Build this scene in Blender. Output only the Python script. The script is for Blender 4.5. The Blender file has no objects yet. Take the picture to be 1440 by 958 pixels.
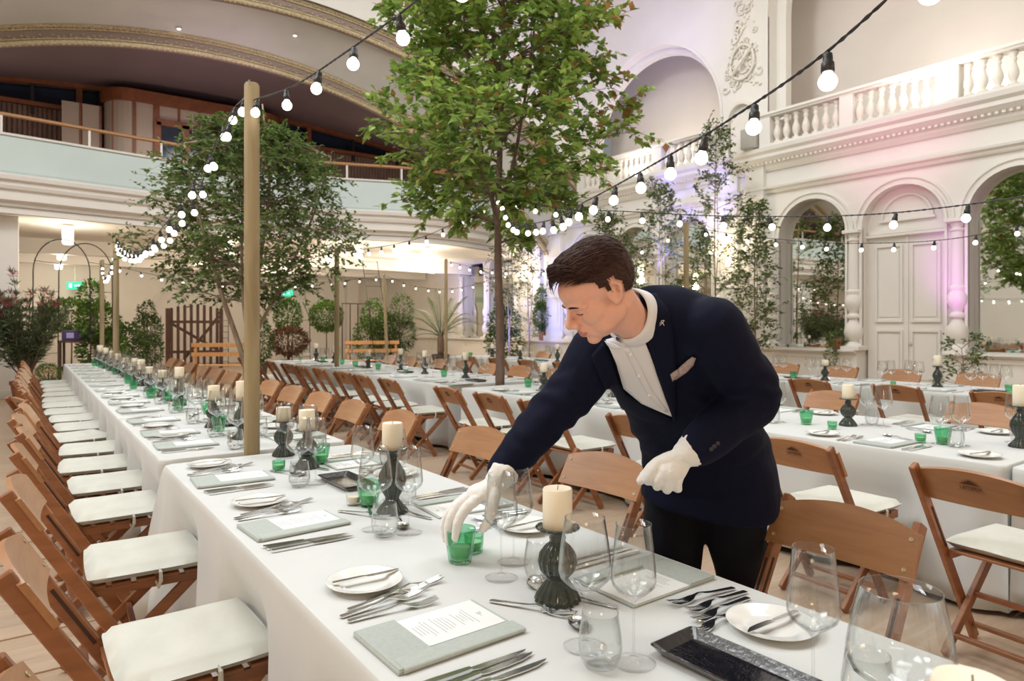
import bpy, bmesh, math, random
import numpy as np
from mathutils import Vector, Matrix, noise
C = bpy.context.scene
COL = C.collection
R = math.radians
PI = math.pi
rnd = random.Random(7)

# ------------------------------------------------------------------ camera
# world: +Y runs along the table rows, +X towards the arcade wall, camera 1.45 m above the floor
cam = bpy.data.cameras.new('camera')
cam_o = bpy.data.objects.new('camera', cam); COL.objects.link(cam_o)
cam.sensor_width = 36; cam.lens = 23.75
cam.shift_y = -22/1440
cam.clip_end = 100; cam.clip_start = 0.05
cam_o.location = (0, 0, 1.45)
cam_o.rotation_euler = (R(90), 0, -math.atan2(.585, .811))
cam.dof.use_dof = True
cam.dof.focus_distance = 2.0
cam.dof.aperture_fstop = 6.3
C.camera = cam_o

# ------------------------------------------------------------------ colour management and world
C.view_settings.view_transform = 'Standard'
C.view_settings.look = 'None'
C.view_settings.exposure = -0.09
C.view_settings.gamma = 1
C.view_settings.use_curve_mapping = False
C.cycles.transparent_max_bounces = 40
C.cycles.max_bounces = 8
C.cycles.caustics_reflective = False
C.cycles.caustics_refractive = False
w = bpy.data.worlds.new('hall_air'); C.world = w; w.use_nodes = True
w.node_tree.nodes['Background'].inputs[0].default_value = (.95, .98, 1, 1)
w.node_tree.nodes['Background'].inputs[1].default_value = 0.25

def light(name, kind, loc, energy, color=(1, .93, .84), size=1.0, target=None, size_y=None, angle=None, blend=.5):
    l = bpy.data.lights.new(name, kind); l.energy = energy; l.color = color
    if kind == 'AREA':
        l.size = size
        if size_y: l.shape = 'RECTANGLE'; l.size_y = size_y
    elif kind in ('POINT', 'SPOT'):
        l.shadow_soft_size = size
    if kind == 'SPOT':
        l.spot_size = R(angle or 60); l.spot_blend = blend
    o = bpy.data.objects.new(name, l); COL.objects.link(o); o.location = loc
    if target is not None:
        o.rotation_euler = (Vector(target)-Vector(loc)).to_track_quat('-Z', 'Y').to_euler()
    return o
# big chandeliers / ceiling floods of the ballroom, above the picture
light('ceiling_flood', 'AREA', (1.5, 1.5, 9.5), 195, (.92, .98, 1), 3.0)
light('ceiling_flood', 'AREA', (7.0, 2.0, 9.5), 300, (.93, .98, 1), 3.0)
light('ceiling_flood', 'AREA', (1.5, 8.5, 9.8), 240, (.97, .98, 1), 3.0)
light('ceiling_flood', 'AREA', (7.5, 9.0, 10.2), 300, (.97, .985, 1), 3.0)
light('ceiling_flood', 'AREA', (-2.5, 3.5, 7.0), 180, (.93, .97, 1), 2.5, (2, 2.5, 0))
light('ceiling_flood', 'AREA', (-4.8, 7, 9.0), 620, (.96, .985, 1), 3.0, (13, 8, 6.5))  # unseen flood added to brighten the upper arcade wall
light('gallery_fill', 'AREA', (13.95, 12.1, 5.24), 75, (1, .93, .86), .4, (14.05, 12.1, 9), size_y=3.5)  # fills added out of sight on the gallery floor to brighten the lunettes
light('gallery_fill', 'AREA', (13.95, 5.2, 5.24), 130, (1, .93, .86), .4, (14.05, 5.2, 9), size_y=5.5)
# unseen warm fill added behind the camera to warm the cloth sides
light('warm_fill', 'AREA', (-4.5, -3.5, 3.0), 135, (1, .68, .40), 1.6, (3, 4, .6))
light('warm_fill', 'AREA', (4.0, -5.5, 3.2), 95, (1, .70, .42), 1.6, (4.5, 3, .6))
# coloured uplights that wash the arcade wall
light('violet_wash', 'SPOT', (10.6, 9.8, 2.2), 1000, (.25, .22, 1), .1, (13, 10.4, 4.9), angle=50, blend=1)
light('blue_wash', 'SPOT', (9.6, 15.0, .6), 900, (.2, .25, 1), .1, (12.8, 15.9, 2.6), angle=62, blend=1)
light('blue_wash', 'SPOT', (10.8, 18.7, .5), 500, (.2, .25, 1), .1, (13, 20.2, 2.8), angle=60, blend=1)
light('magenta_wash', 'SPOT', (10.8, 4.7, 1.0), 170, (.85, .2, 1), .1, (13, 4.8, 2.4), angle=42, blend=1)
light('pink_wash', 'SPOT', (9.5, 5.5, 2.5), 220, (1, .25, .55), .1, (13, 6.0, 5.0), angle=46, blend=1)
light('lavender_wash', 'SPOT', (9.5, 9.5, 5.2), 600, (.42, .34, 1), .2, (12.5, 12.8, 10.4), angle=80, blend=1)
light('purple_wash', 'SPOT', (4.0, 14.5, 5.4), 85, (.85, .62, .85), .2, (3.0, 19.0, 8.4), angle=115, blend=1)

# ------------------------------------------------------------------ helpers
def link(name, me, mat=None, parent=None, loc=(0, 0, 0), rot=(0, 0, 0), smooth=False, kind=None):
    if mat is not None and not me.materials: me.materials.append(mat)
    if smooth:
        me.polygons.foreach_set('use_smooth', [True]*len(me.polygons))
    o = bpy.data.objects.new(name, me); COL.objects.link(o)
    o.location = loc; o.rotation_euler = rot
    if parent is not None: o.parent = parent
    if kind: o['kind'] = kind
    return o

def tag(o, label, cat, group=None, kind=None):
    o['label'] = label; o['category'] = cat
    if group: o['group'] = group
    if kind: o['kind'] = kind
    return o

def thing(name, label, cat, loc=(0, 0, 0), rotz=0, group=None):
    o = bpy.data.objects.new(name, None); COL.objects.link(o)
    o.empty_display_size = .1
    o.location = loc; o.rotation_euler = (0, 0, rotz)
    return tag(o, label, cat, group)

KIDS = {}
def kids(o):
    return KIDS.get(o.name) or list(o.children)
def dup(root, loc, rotz=0, label=None, group=None, parts=True):
    r = root.copy(); COL.objects.link(r); r.location = loc; r.rotation_euler = (0, 0, rotz)
    if label: r['label'] = label
    if group: r['group'] = group
    if parts:
        if root.name not in KIDS: KIDS[root.name] = list(root.children)
        for ch in KIDS[root.name]:
            c = ch.copy(); COL.objects.link(c); c.parent = r
            if ch.name not in KIDS: KIDS[ch.name] = list(ch.children)
            for g in KIDS[ch.name]:
                d = g.copy(); COL.objects.link(d); d.parent = c
    return r

class MB:
    def __init__(s): s.v = []; s.f = []; s.t = None
    def add(s, vs, fs):
        n = len(s.v); s.v += [tuple(p) for p in vs]; s.f += [tuple(i+n for i in f) for f in fs]; return s
    def box(s, c, d, M=None, bev=0):
        x, y, z = d[0]/2, d[1]/2, d[2]/2
        if bev <= 0:
            vs = [Vector((sx*x, sy*y, sz*z)) for sx in (-1, 1) for sy in (-1, 1) for sz in (-1, 1)]
            fs = [(0, 1, 3, 2), (4, 6, 7, 5), (0, 4, 5, 1), (2, 3, 7, 6), (0, 2, 6, 4), (1, 5, 7, 3)]
        else:
            bm = bmesh.new(); bmesh.ops.create_cube(bm, size=1)
            for q in bm.verts: q.co = Vector((q.co.x*d[0], q.co.y*d[1], q.co.z*d[2]))
            bmesh.ops.bevel(bm, geom=bm.edges[:], offset=bev, segments=1, affect='EDGES')
            vs = [q.co.copy() for q in bm.verts]; bm.verts.index_update()
            fs = [tuple(q.index for q in f.verts) for f in bm.faces]; bm.free()
        if M is not None: vs = [M @ q for q in vs]
        c = Vector(c)
        return s.add([q+c for q in vs], fs)
    def bar(s, p, q, w, h, up=(0, 0, 1), bev=0):
        p = Vector(p); q = Vector(q); d = q-p; L = d.length; d.normalize()
        up = Vector(up); side = d.cross(up).normalized(); u = side.cross(d)
        M = Matrix((side, d, u)).transposed()
        return s.box((p+q)/2, (w, L, h), M, bev)
    def lathe(s, prof, n=24, c=(0, 0, 0), flute=0, nf=16, cap=True, twist=0):
        c = Vector(c); vs = []; fs = []
        for (r, z, *k) in prof:
            a = flute*(k[0] if k else 1)
            for i in range(n):
                th = 2*PI*i/n
                rr = r*(1+a*math.cos(nf*th)) if r > 1e-6 else 0
                vs.append((c.x+rr*math.cos(th), c.y+rr*math.sin(th), c.z+z))
        for j in range(len(prof)-1):
            for i in range(n):
                a = j*n+i; b = j*n+(i+1) % n
                fs.append((a, b, b+n, a+n))
        if cap:
            if prof[0][0] > 1e-6: fs.append(tuple(reversed(range(n))))
            if prof[-1][0] > 1e-6: fs.append(tuple(range((len(prof)-1)*n, len(prof)*n)))
        return s.add(vs, fs)
    def tube(s, pts, rad, n=8, cap=True):
        pts = [Vector(p) for p in pts]; vs = []; fs = []
        rads = rad if hasattr(rad, '__len__') else [rad]*len(pts)
        prev = None
        for i, p in enumerate(pts):
            d = (pts[min(i+1, len(pts)-1)]-pts[max(i-1, 0)])
            if d.length < 1e-9: d = Vector((0, 0, 1))
            d.normalize()
            if prev is None:
                a = Vector((0, 0, 1)) if abs(d.z) < .9 else Vector((1, 0, 0))
                u = d.cross(a).normalized()
            else:
                u = (prev-d*prev.dot(d))
                u = u.normalized() if u.length > 1e-6 else d.orthogonal().normalized()
            prev = u; v = d.cross(u)
            for k in range(n):
                th = 2*PI*k/n
                vs.append(p+(u*math.cos(th)+v*math.sin(th))*rads[i])
        for j in range(len(pts)-1):
            for k in range(n):
                a = j*n+k; b = j*n+(k+1) % n
                fs.append((a, b, b+n, a+n))
        if cap:
            fs.append(tuple(reversed(range(n)))); fs.append(tuple(range((len(pts)-1)*n, len(pts)*n)))
        return s.add(vs, fs)
    def prism(s, poly, axis, lo, hi):
        # polygon in the two other axes, extruded along axis
        def P(a, b, c):
            return {'x': (c, a, b), 'y': (a, c, b), 'z': (a, b, c)}[axis]
        n = len(poly)
        vs = [P(a, b, lo) for a, b in poly]+[P(a, b, hi) for a, b in poly]
        fs = [tuple(range(n)), tuple(reversed(range(n, 2*n)))]+[(i, i+n, (i+1) % n+n, (i+1) % n) for i in range(n)]
        return s.add(vs, fs)
    def mesh(s, name='m', fix=True):
        me = bpy.data.meshes.new(name); me.from_pydata(s.v, [], s.f)
        if fix:
            bm = bmesh.new(); bm.from_mesh(me); bmesh.ops.recalc_face_normals(bm, faces=bm.faces[:]); bm.to_mesh(me); bm.free()
        me.update(); return me
    def build(s, name, mat=None, parent=None, loc=(0, 0, 0), rot=(0, 0, 0), smooth=False, kind=None, fix=True):
        return link(name, s.mesh(name, fix), mat, parent, loc, rot, smooth, kind)

def auto_smooth(o, ang=40):
    me = o.data
    me.polygons.foreach_set('use_smooth', [True]*len(me.polygons))
    try: me.set_sharp_from_angle(angle=R(ang))
    except Exception: pass
    return o

def bez(a, b, c, n):
    a, b, c = Vector(a), Vector(b), Vector(c)
    return [a*(1-t)**2+b*2*t*(1-t)+c*t*t for t in [i/n for i in range(n+1)]]
def catmull(P, n):
    P = [Vector(p) for p in P]; Q = [P[0]*2-P[1]]+P+[P[-1]*2-P[-2]]; out = []
    for i in range(1, len(Q)-2):
        for k in range(n):
            t = k/n; a, b, c, d = Q[i-1], Q[i], Q[i+1], Q[i+2]
            out.append(.5*((2*b)+(c-a)*t+(2*a-5*b+4*c-d)*t*t+(3*b-a-3*c+d)*t**3))
    out.append(P[-1]); return out

ORD = 'zeroth first second third fourth fifth sixth seventh eighth ninth tenth eleventh twelfth thirteenth fourteenth fifteenth sixteenth seventeenth eighteenth nineteenth twentieth twenty-first twenty-second twenty-third twenty-fourth twenty-fifth twenty-sixth twenty-seventh twenty-eighth twenty-ninth thirtieth'.split()
def on(n): return ORD[n] if n < len(ORD) else 'far'

# ------------------------------------------------------------------ materials
def mat(name, col, rough=.6, metal=0, nscale=0, namt=.1, bump=0, bscale=40, spec=.5, sheen=0, emit=None, estr=0, sss=0, coat=0, stretch=None, alpha=None):
    m = bpy.data.materials.new(name); m.use_nodes = True
    nt = m.node_tree; b = nt.nodes['Principled BSDF']
    b.inputs['Roughness'].default_value = rough; b.inputs['Metallic'].default_value = metal
    b.inputs['Specular IOR Level'].default_value = spec
    b.inputs['Base Color'].default_value = (*col, 1)
    if sheen: b.inputs['Sheen Weight'].default_value = sheen
    if coat: b.inputs['Coat Weight'].default_value = coat; b.inputs['Coat Roughness'].default_value = .1
    if sss:
        b.inputs['Subsurface Weight'].default_value = sss; b.inputs['Subsurface Radius'].default_value = (.02, .01, .006)
        b.inputs['Subsurface Scale'].default_value = .5
    if emit:
        b.inputs['Emission Color'].default_value = (*emit, 1); b.inputs['Emission Strength'].default_value = estr
    if nscale or bump:
        tc = nt.nodes.new('ShaderNodeTexCoord'); mp = nt.nodes.new('ShaderNodeMapping')
        nt.links.new(tc.outputs['Object'], mp.inputs[0])
        if stretch: mp.inputs['Scale'].default_value = stretch
    if nscale:
        n = nt.nodes.new('ShaderNodeTexNoise'); n.inputs['Scale'].default_value = nscale; n.inputs['Detail'].default_value = 5
        nt.links.new(mp.outputs[0], n.inputs['Vector'])
        r = nt.nodes.new('ShaderNodeValToRGB')
        r.color_ramp.elements[0].position = .3; r.color_ramp.elements[1].position = .7
        r.color_ramp.elements[0].color = (*[c*(1-namt) for c in col], 1)
        r.color_ramp.elements[1].color = (*[min(1, c*(1+namt)) for c in col], 1)
        nt.links.new(n.outputs[0], r.inputs[0]); nt.links.new(r.outputs[0], b.inputs['Base Color'])
    if bump:
        n2 = nt.nodes.new('ShaderNodeTexNoise'); n2.inputs['Scale'].default_value = bscale; n2.inputs['Detail'].default_value = 4
        nt.links.new(mp.outputs[0], n2.inputs['Vector'])
        bp = nt.nodes.new('ShaderNodeBump'); bp.inputs['Strength'].default_value = bump; bp.inputs['Distance'].default_value = .01
        nt.links.new(n2.outputs[0], bp.inputs['Height']); nt.links.new(bp.outputs[0], b.inputs['Normal'])
    return m

def vary(m, amt=.25):
    """multiply the base colour by a random tint per object"""
    nt = m.node_tree; b = nt.nodes['Principled BSDF']
    oi = nt.nodes.new('ShaderNodeObjectInfo'); mr = nt.nodes.new('ShaderNodeMapRange')
    mr.inputs[3].default_value = 1-amt; mr.inputs[4].default_value = 1+amt
    nt.links.new(oi.outputs['Random'], mr.inputs[0])
    mx = nt.nodes.new('ShaderNodeVectorMath'); mx.operation = 'SCALE'
    src = b.inputs['Base Color'].links
    if src: nt.links.new(src[0].from_socket, mx.inputs[0])
    else: mx.inputs[0].default_value = b.inputs['Base Color'].default_value[:3]
    nt.links.new(mr.outputs[0], mx.inputs[3]); nt.links.new(mx.outputs[0], b.inputs['Base Color'])
    return m

def glass(name, tint=(1, 1, 1), refl=1.0, rough=.02, opac=0.0, body=(.1, .12, .1), pwr=5.0):
    """thin-walled glass: tinted transparency under a fresnel sheen"""
    m = bpy.data.materials.new(name); m.use_nodes = True; nt = m.node_tree; nt.nodes.clear()
    o = nt.nodes.new('ShaderNodeOutputMaterial'); tr = nt.nodes.new('ShaderNodeBsdfTransparent'); gl = nt.nodes.new('ShaderNodeBsdfGlossy')
    ew = nt.nodes.new('ShaderNodeLayerWeight'); ew.inputs[0].default_value = .5
    cr_ = nt.nodes.new('ShaderNodeValToRGB'); cr_.color_ramp.elements[0].color = (*tint, 1); cr_.color_ramp.elements[0].position = .8
    cr_.color_ramp.elements[1].color = (*[q*q*.72 for q in tint], 1)
    nt.links.new(ew.outputs['Facing'], cr_.inputs[0]); nt.links.new(cr_.outputs[0], tr.inputs[0]); gl.inputs['Roughness'].default_value = rough
    fr = nt.nodes.new('ShaderNodeLayerWeight'); fr.inputs[0].default_value = .5
    pp = nt.nodes.new('ShaderNodeMath'); pp.operation = 'POWER'; pp.inputs[1].default_value = pwr
    nt.links.new(fr.outputs['Facing'], pp.inputs[0])
    pw = nt.nodes.new('ShaderNodeMath'); pw.operation = 'MULTIPLY_ADD'; pw.use_clamp = True
    pw.inputs[1].default_value = .9*refl; pw.inputs[2].default_value = .035*refl
    nt.links.new(pp.outputs[0], pw.inputs[0])
    mix = nt.nodes.new('ShaderNodeMixShader')
    nt.links.new(pw.outputs[0], mix.inputs[0])
    base = tr.outputs[0]
    if opac > 0:
        df = nt.nodes.new('ShaderNodeBsdfDiffuse'); df.inputs[0].default_value = (*body, 1)
        m2 = nt.nodes.new('ShaderNodeMixShader'); m2.inputs[0].default_value = opac
        nt.links.new(tr.outputs[0], m2.inputs[1]); nt.links.new(df.outputs[0], m2.inputs[2]); base = m2.outputs[0]
    nt.links.new(base, mix.inputs[1]); nt.links.new(gl.outputs[0], mix.inputs[2]); nt.links.new(mix.outputs[0], o.inputs[0])
    return m

def emis(name, col, s):
    m = bpy.data.materials.new(name); m.use_nodes = True; nt = m.node_tree; nt.nodes.clear()
    o = nt.nodes.new('ShaderNodeOutputMaterial'); e = nt.nodes.new('ShaderNodeEmission')
    e.inputs[0].default_value = (*col, 1); e.inputs[1].default_value = s
    nt.links.new(e.outputs[0], o.inputs[0]); return m

def leafmat(name, c0, c1, c2=None, rough=.45, trans=.35):
    """leaf colour comes from the per-leaf 'tint' attribute (natural variation of the foliage)"""
    m = bpy.data.materials.new(name); m.use_nodes = True; nt = m.node_tree; b = nt.nodes['Principled BSDF']
    at = nt.nodes.new('ShaderNodeAttribute'); at.attribute_name = 'tint'
    r = nt.nodes.new('ShaderNodeValToRGB'); e = r.color_ramp.elements
    e[0].color = (*c0, 1); e[0].position = .05; e[1].color = (*c1, 1); e[1].position = .8
    if c2: q = e.new(.97); q.color = (*c2, 1)
    nt.links.new(at.outputs['Fac'], r.inputs[0]); nt.links.new(r.outputs[0], b.inputs['Base Color'])
    b.inputs['Roughness'].default_value = rough
    tl = nt.nodes.new('ShaderNodeBsdfTranslucent'); nt.links.new(r.outputs[0], tl.inputs[0])
    mix = nt.nodes.new('ShaderNodeMixShader'); mix.inputs[0].default_value = trans
    out = nt.nodes['Material Output']
    nt.links.new(b.outputs[0], mix.inputs[1]); nt.links.new(tl.outputs[0], mix.inputs[2]); nt.links.new(mix.outputs[0], out.inputs[0])
    return m

def woodmat(name, c0, c1, scale=9, rough=.45, stretch=(1, 1, 8)):
    m = bpy.data.materials.new(name); m.use_nodes = True; nt = m.node_tree; b = nt.nodes['Principled BSDF']
    tc = nt.nodes.new('ShaderNodeTexCoord'); mp = nt.nodes.new('ShaderNodeMapping'); nt.links.new(tc.outputs['Object'], mp.inputs[0])
    mp.inputs['Scale'].default_value = stretch
    n = nt.nodes.new('ShaderNodeTexNoise'); n.inputs['Scale'].default_value = scale; n.inputs['Detail'].default_value = 6; n.inputs['Distortion'].default_value = .6
    nt.links.new(mp.outputs[0], n.inputs['Vector'])
    r = nt.nodes.new('ShaderNodeValToRGB'); e = r.color_ramp.elements
    e[0].position = .32; e[0].color = (*c0, 1); e[1].position = .68; e[1].color = (*c1, 1)
    nt.links.new(n.outputs[0], r.inputs[0]); nt.links.new(r.outputs[0], b.inputs['Base Color'])
    b.inputs['Roughness'].default_value = rough
    bp = nt.nodes.new('ShaderNodeBump'); bp.inputs['Strength'].default_value = .15; bp.inputs['Distance'].default_value = .002
    nt.links.new(n.outputs[0], bp.inputs['Height']); nt.links.new(bp.outputs[0], b.inputs['Normal'])
    return m

M = {}
M['plaster'] = mat('cream_plaster', (.80, .775, .725), .75, nscale=1.2, namt=.03, bump=.05, bscale=60)
M['plaster2'] = mat('stucco_relief', (.80, .76, .68), .7, nscale=3, namt=.04, bump=.1, bscale=30)
M['gallery'] = mat('rosy_beige_plaster', (.74, .68, .62), .8, nscale=1, namt=.03)
M['ceiling'] = mat('vault_plaster', (.66, .65, .62), .8, nscale=1, namt=.05)
M['vault'] = mat('mauve_vault_paint', (.165, .115, .12), .8, nscale=1.5, namt=.05)
M['gold'] = mat('gilt_stucco', (.52, .42, .26), .55, nscale=30, namt=.35, bump=.9, bscale=45)
M['mint'] = mat('mint_white_parapet', (.57, .66, .64), .5, nscale=.8, namt=.04)
M['white'] = mat('white_paint', (.80, .77, .72), .6, nscale=2, namt=.02)
M['floor'] = woodmat('bleached_oak_floor', (.42, .30, .205), (.50, .37, .265), 3, .38, (1, 8, 1))
M['plank'] = vary(woodmat('bleached_oak_plank', (.45, .33, .235), (.54, .41, .30), 3, .38, (1, 8, 1)), .07)
M['mirror'] = mat('mirror_glass', (.86, .88, .84), .02, metal=1)
M['cherry'] = woodmat('cherry_wood', (.16, .052, .022), (.235, .082, .034), 6, .4, (1, 1, 1))
M['curtain'] = mat('brown_pleated_wall', (.17, .11, .09), .9, nscale=4, namt=.15)
M['cream_panel'] = mat('cream_wall_panel', (.40, .33, .27), .7, nscale=60, namt=.03)
M['nightglass'] = mat('dark_blue_glass', (.012, .022, .045), .08)
M['chair'] = vary(woodmat('beech_chair_wood', (.22, .085, .034), (.31, .125, .052), 5, .38, (1, 1.6, 5)), .16)
M['chairdark'] = vary(woodmat('dark_beech_chair_wood', (.19, .062, .024), (.27, .092, .036), 5, .38, (1, 1.6, 5)), .16)
M['chairlit'] = vary(woodmat('lit_beech_backrest', (.31, .145, .062), (.40, .20, .09), 4, .4, (6, 1, 6)), .12)  # backrest wood coloured lighter for the light hitting its front
M['slot'] = mat('shadow_groove', (.04, .012, .006), .7)
M['logo'] = mat('burnt_logo', (.07, .02, .01), .7)
M['cushion'] = vary(mat('ivory_cushion_cloth', (.60, .60, .535), .85, nscale=6, namt=.04, bump=.25, bscale=25, sheen=.2), .05)
M['linen'] = mat('white_table_linen', (.62, .635, .625), .85, nscale=3, namt=.02, bump=.12, bscale=14, sheen=.15)
M['napkin'] = vary(mat('sage_grey_napkin', (.43, .47, .44), .85, nscale=80, namt=.05, bump=.15, bscale=120), .05)
M['paper'] = mat('menu_paper', (.80, .81, .80), .7)
M['ink'] = mat('grey_print', (.50, .51, .52), .8)
M['china'] = mat('white_porcelain', (.80, .80, .77), .15, coat=.2)
M['steel'] = mat('polished_cutlery_steel', (.80, .80, .79), .2, metal=1)
M['glass'] = glass('clear_glass', (.97, .975, .972), 1.35, pwr=4.2)
M['glassfoot'] = glass('clear_glass_foot', (.99, .99, .99), .35)
M['glassfar'] = glass('clear_glass_single_wall', (.93, .945, .94), 1.8, pwr=2.4)
M['greenglass'] = glass('green_glass', (.60, .88, .72), 1.0, .03, .05, (.10, .50, .28), pwr=3)
M['oliveglass'] = glass('olive_glass', (.76, .80, .42), 1.0, .03, .1, (.3, .33, .05))
M['smoke'] = glass('smoky_green_pressed_glass', (.50, .56, .50), 1.0, .06, .74, (.045, .054, .044), pwr=3)
M['wax'] = mat('ivory_wax', (.86, .78, .62), .55, sss=.25)
M['wick'] = mat('candle_wick', (.25, .2, .14), .9)
M['tray'] = mat('black_glazed_stoneware', (.012, .012, .016), .1, nscale=60, namt=.5, bump=.25, bscale=80, coat=1)
M['post'] = woodmat('weathered_pine_post', (.25, .185, .095), (.37, .29, .16), 5, .75, (3, 3, .35))
M['black'] = mat('black_rubber', (.015, .015, .017), .45)
M['bulb'] = emis('lit_opal_bulb', (1, .93, .82), 5.5)
M['lamp'] = emis('lit_lamp_glass', (1, .87, .66), 5)
M['bark'] = woodmat('grey_brown_bark', (.10, .06, .045), (.18, .115, .085), 14, .85, (1, 1, .4))
M['birch'] = woodmat('pale_twig_bark', (.22, .15, .10), (.34, .26, .19), 14, .85, (1, 1, .4))
M['leaf'] = leafmat('hornbeam_leaf', (.09, .19, .035), (.42, .56, .13), (.40, .19, .07))
M['birchleaf'] = leafmat('birch_leaf', (.05, .10, .025), (.20, .30, .075))
M['shrubleaf'] = leafmat('dark_shrub_leaf', (.022, .05, .014), (.10, .17, .035))
M['boxleaf'] = leafmat('clipped_green_leaf', (.03, .075, .012), (.14, .26, .03))
M['redleaf'] = leafmat('bronze_leaf', (.07, .03, .015), (.24, .12, .06))
M['palmleaf'] = leafmat('palm_leaflet', (.05, .10, .035), (.22, .33, .13))
M['oleander'] = leafmat('oleander_leaf', (.04, .065, .03), (.17, .22, .10))
M['pink'] = mat('pink_blossom', (.85, .26, .34), .6)
M['terracotta'] = mat('terracotta', (.36, .15, .07), .8, nscale=20, namt=.15)
M['darkpot'] = mat('dark_pot', (.05, .045, .04), .7)
M['soil'] = mat('potting_soil', (.05, .035, .02), .95)
M['iron'] = mat('black_iron', (.03, .025, .025), .5, metal=.6)
M['gate'] = woodmat('dark_gate_wood', (.055, .025, .018), (.10, .05, .035), 8, .7, (1, 1, .3))
M['crate'] = mat('violet_crate', (.045, .03, .10), .6)
M['speaker'] = mat('grey_speaker', (.50, .48, .43), .6)
M['exit'] = emis('green_exit_panel', (.05, .75, .42), 1.5)
M['exitw'] = emis('white_exit_symbol', (1, 1, 1), 1.5)
M['suit'] = mat('navy_wool', (.0009, .0024, .0165), .8, nscale=500, namt=.25, bump=.12, bscale=300, spec=.2)
M['trouser'] = mat('black_navy_trousers', (.0035, .004, .009), .85, bump=.1, bscale=200, spec=.2)
M['shirt'] = mat('white_shirt', (.76, .76, .79), .75, bump=.08, bscale=60)
M['glove'] = mat('white_cotton_glove', (.78, .78, .76), .9, bump=.2, bscale=120, sheen=.2)
M['skin'] = mat('skin', (.76, .42, .32), .48, nscale=25, namt=.06, sss=.12, bump=.04, bscale=200)
M['lip'] = mat('lip', (.52, .17, .14), .42)
M['hair'] = mat('dark_brown_hair', (.040, .017, .012), .55, nscale=60, namt=.5, bump=.3, bscale=40, stretch=(1, 6, 6), spec=.2)
M['shoe'] = mat('black_shoe_leather', (.01, .01, .01), .25)
M['button'] = mat('dark_button', (.01, .01, .02), .3)
M['pocket'] = mat('dusty_pink_silk', (.42, .33, .32), .6, nscale=150, namt=.2)
M['pin'] = mat('silver_pin', (.8, .78, .72), .2, metal=1)
# ------------------------------------------------------------------ room shell
AX = 13.0                                  # arcade wall plane
def struct(mb, name, m, parent=None, **k):
    o = mb.build(name, m, parent, **k)
    if parent is None: o['kind'] = 'structure'
    return o
floor = struct(MB().box((3.5, 10, -.05), (19.5, 37, .1)), 'floor', M['floor'])
# individual boards where the floor shows beside the front table
pm = MB().box((0, 0, .004), (1.28, .147, .008), bev=.0015).mesh('plank'); pm.materials.append(M['plank'])
k = 0
for j in range(40):
    y = .35+j*.15
    for i in range(5):
        x = -3.9+i*1.286+(j*.47 % 1.286)
        if x < -3.4 or x > .35 or (y > 4.2 and x > -.2) or (x < -1.6 and y < 1.4): continue
        link('plank', pm, None, floor, (x, y, 0)); k += 1
ceil = struct(MB().box((3.5, 3.3, 12.1), (19.5, 23, .2)), 'ceiling', M['plaster'])
struct(MB().box((-6.1, 10, 6), (.2, 37, 12)), 'wall_left', M['plaster'])
struct(MB().box((3.5, -8.1, 6), (19.5, .2, 12)), 'wall_front', M['plaster'])
struct(MB().box((3.5, 27.6, 1.85), (19.5, .2, 3.7)), 'wall_back', M['white'])
wall = struct(MB().box((AX+.45, 10, 2.6), (.1, 36, 5.2)), 'wall_right', M['plaster'])

def arc(tc, zs, r, a0, a1, n=14):
    return [(tc+r*math.cos(a0+(a1-a0)*i/n), zs+r*math.sin(a0+(a1-a0)*i/n)) for i in range(n+1)]
def bay(mb, ta, tb, tc, r, zs, zb, z1, x0, x1, z0=None):
    """wall piece with one arched opening, as prisms along x"""
    L = [(ta, zb), (tc-r, zb)]+arc(tc, zs, r, PI, PI/2)+[(tc, z1), (ta, z1)]
    Rr = [(tb, zb), (tb, z1), (tc, z1)]+arc(tc, zs, r, PI/2, 0)+[(tc+r, zb)]
    mb.prism(L, 'x', x0, x1); mb.prism(Rr, 'x', x0, x1)
def band(mb, tc, zs, r0, r1, zb, x0, x1, n=20):
    o = [(tc-r1, zb)]+arc(tc, zs, r1, PI, 0, n)+[(tc+r1, zb)]
    i = [(tc-r0, zb)]+arc(tc, zs, r0, PI, 0, n)+[(tc+r0, zb)]
    for q in range(len(o)-1):
        mb.prism([o[q], o[q+1], i[q+1], i[q]], 'x', x0, x1)
def frame(mb, t0, t1, z0, z1, x, w=.035, d=.02):
    for (a, b, c, e) in ((t0, t1, z0, z0+w), (t0, t1, z1-w, z1), (t0, t0+w, z0+w, z1-w), (t1-w, t1, z0+w, z1-w)):
        mb.box((x-d/2, (a+b)/2, (c+e)/2), (d, b-a, e-c))

# arcade storey: dado, mirrored arches, door
mb = MB()
bays = [(2.30, 'm'), (4.05, 'm'), (5.84, 'd'), (7.59, 'm'), (10.75, 'm'), (12.5, 'm'), (14.25, 'b'), (18.6, 'm'), (20.35, 'm')]
for tc, kd in bays:
    bay(mb, tc-.875, tc+.875, tc, .715, 3.3, .97, 4.95, AX, AX+.4)
for (a, b) in ((-8, 1.425), (4.925, 4.965), (6.715, 6.715), (8.465, 9.875), (15.125, 17.725), (21.225, 27.5)):
    if b-a > .01: mb.box((AX+.2, (a+b)/2, 2.96), (.4, b-a, 3.98))
struct(mb, 'arcade', M['plaster'], wall)
mb = MB()
for (a, b) in ((-8, 5.08), (6.6, 27.5)): mb.box((AX+.14, (a+b)/2, .47), (.56, b-a, .94))
struct(mb, 'dado', M['plaster'], wall)
mb = MB()
for (a, b) in ((-8, 5.08), (6.6, 27.5)):
    mb.box((AX+.1, (a+b)/2, .955), (.72, b-a, .035)); mb.box((AX-.16, (a+b)/2, .12), (.05, b-a, .24))
    mb.box((AX-.18, (a+b)/2, .92), (.06, b-a, .03))
struct(mb, 'dado_ledge', M['plaster'], wall)
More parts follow.
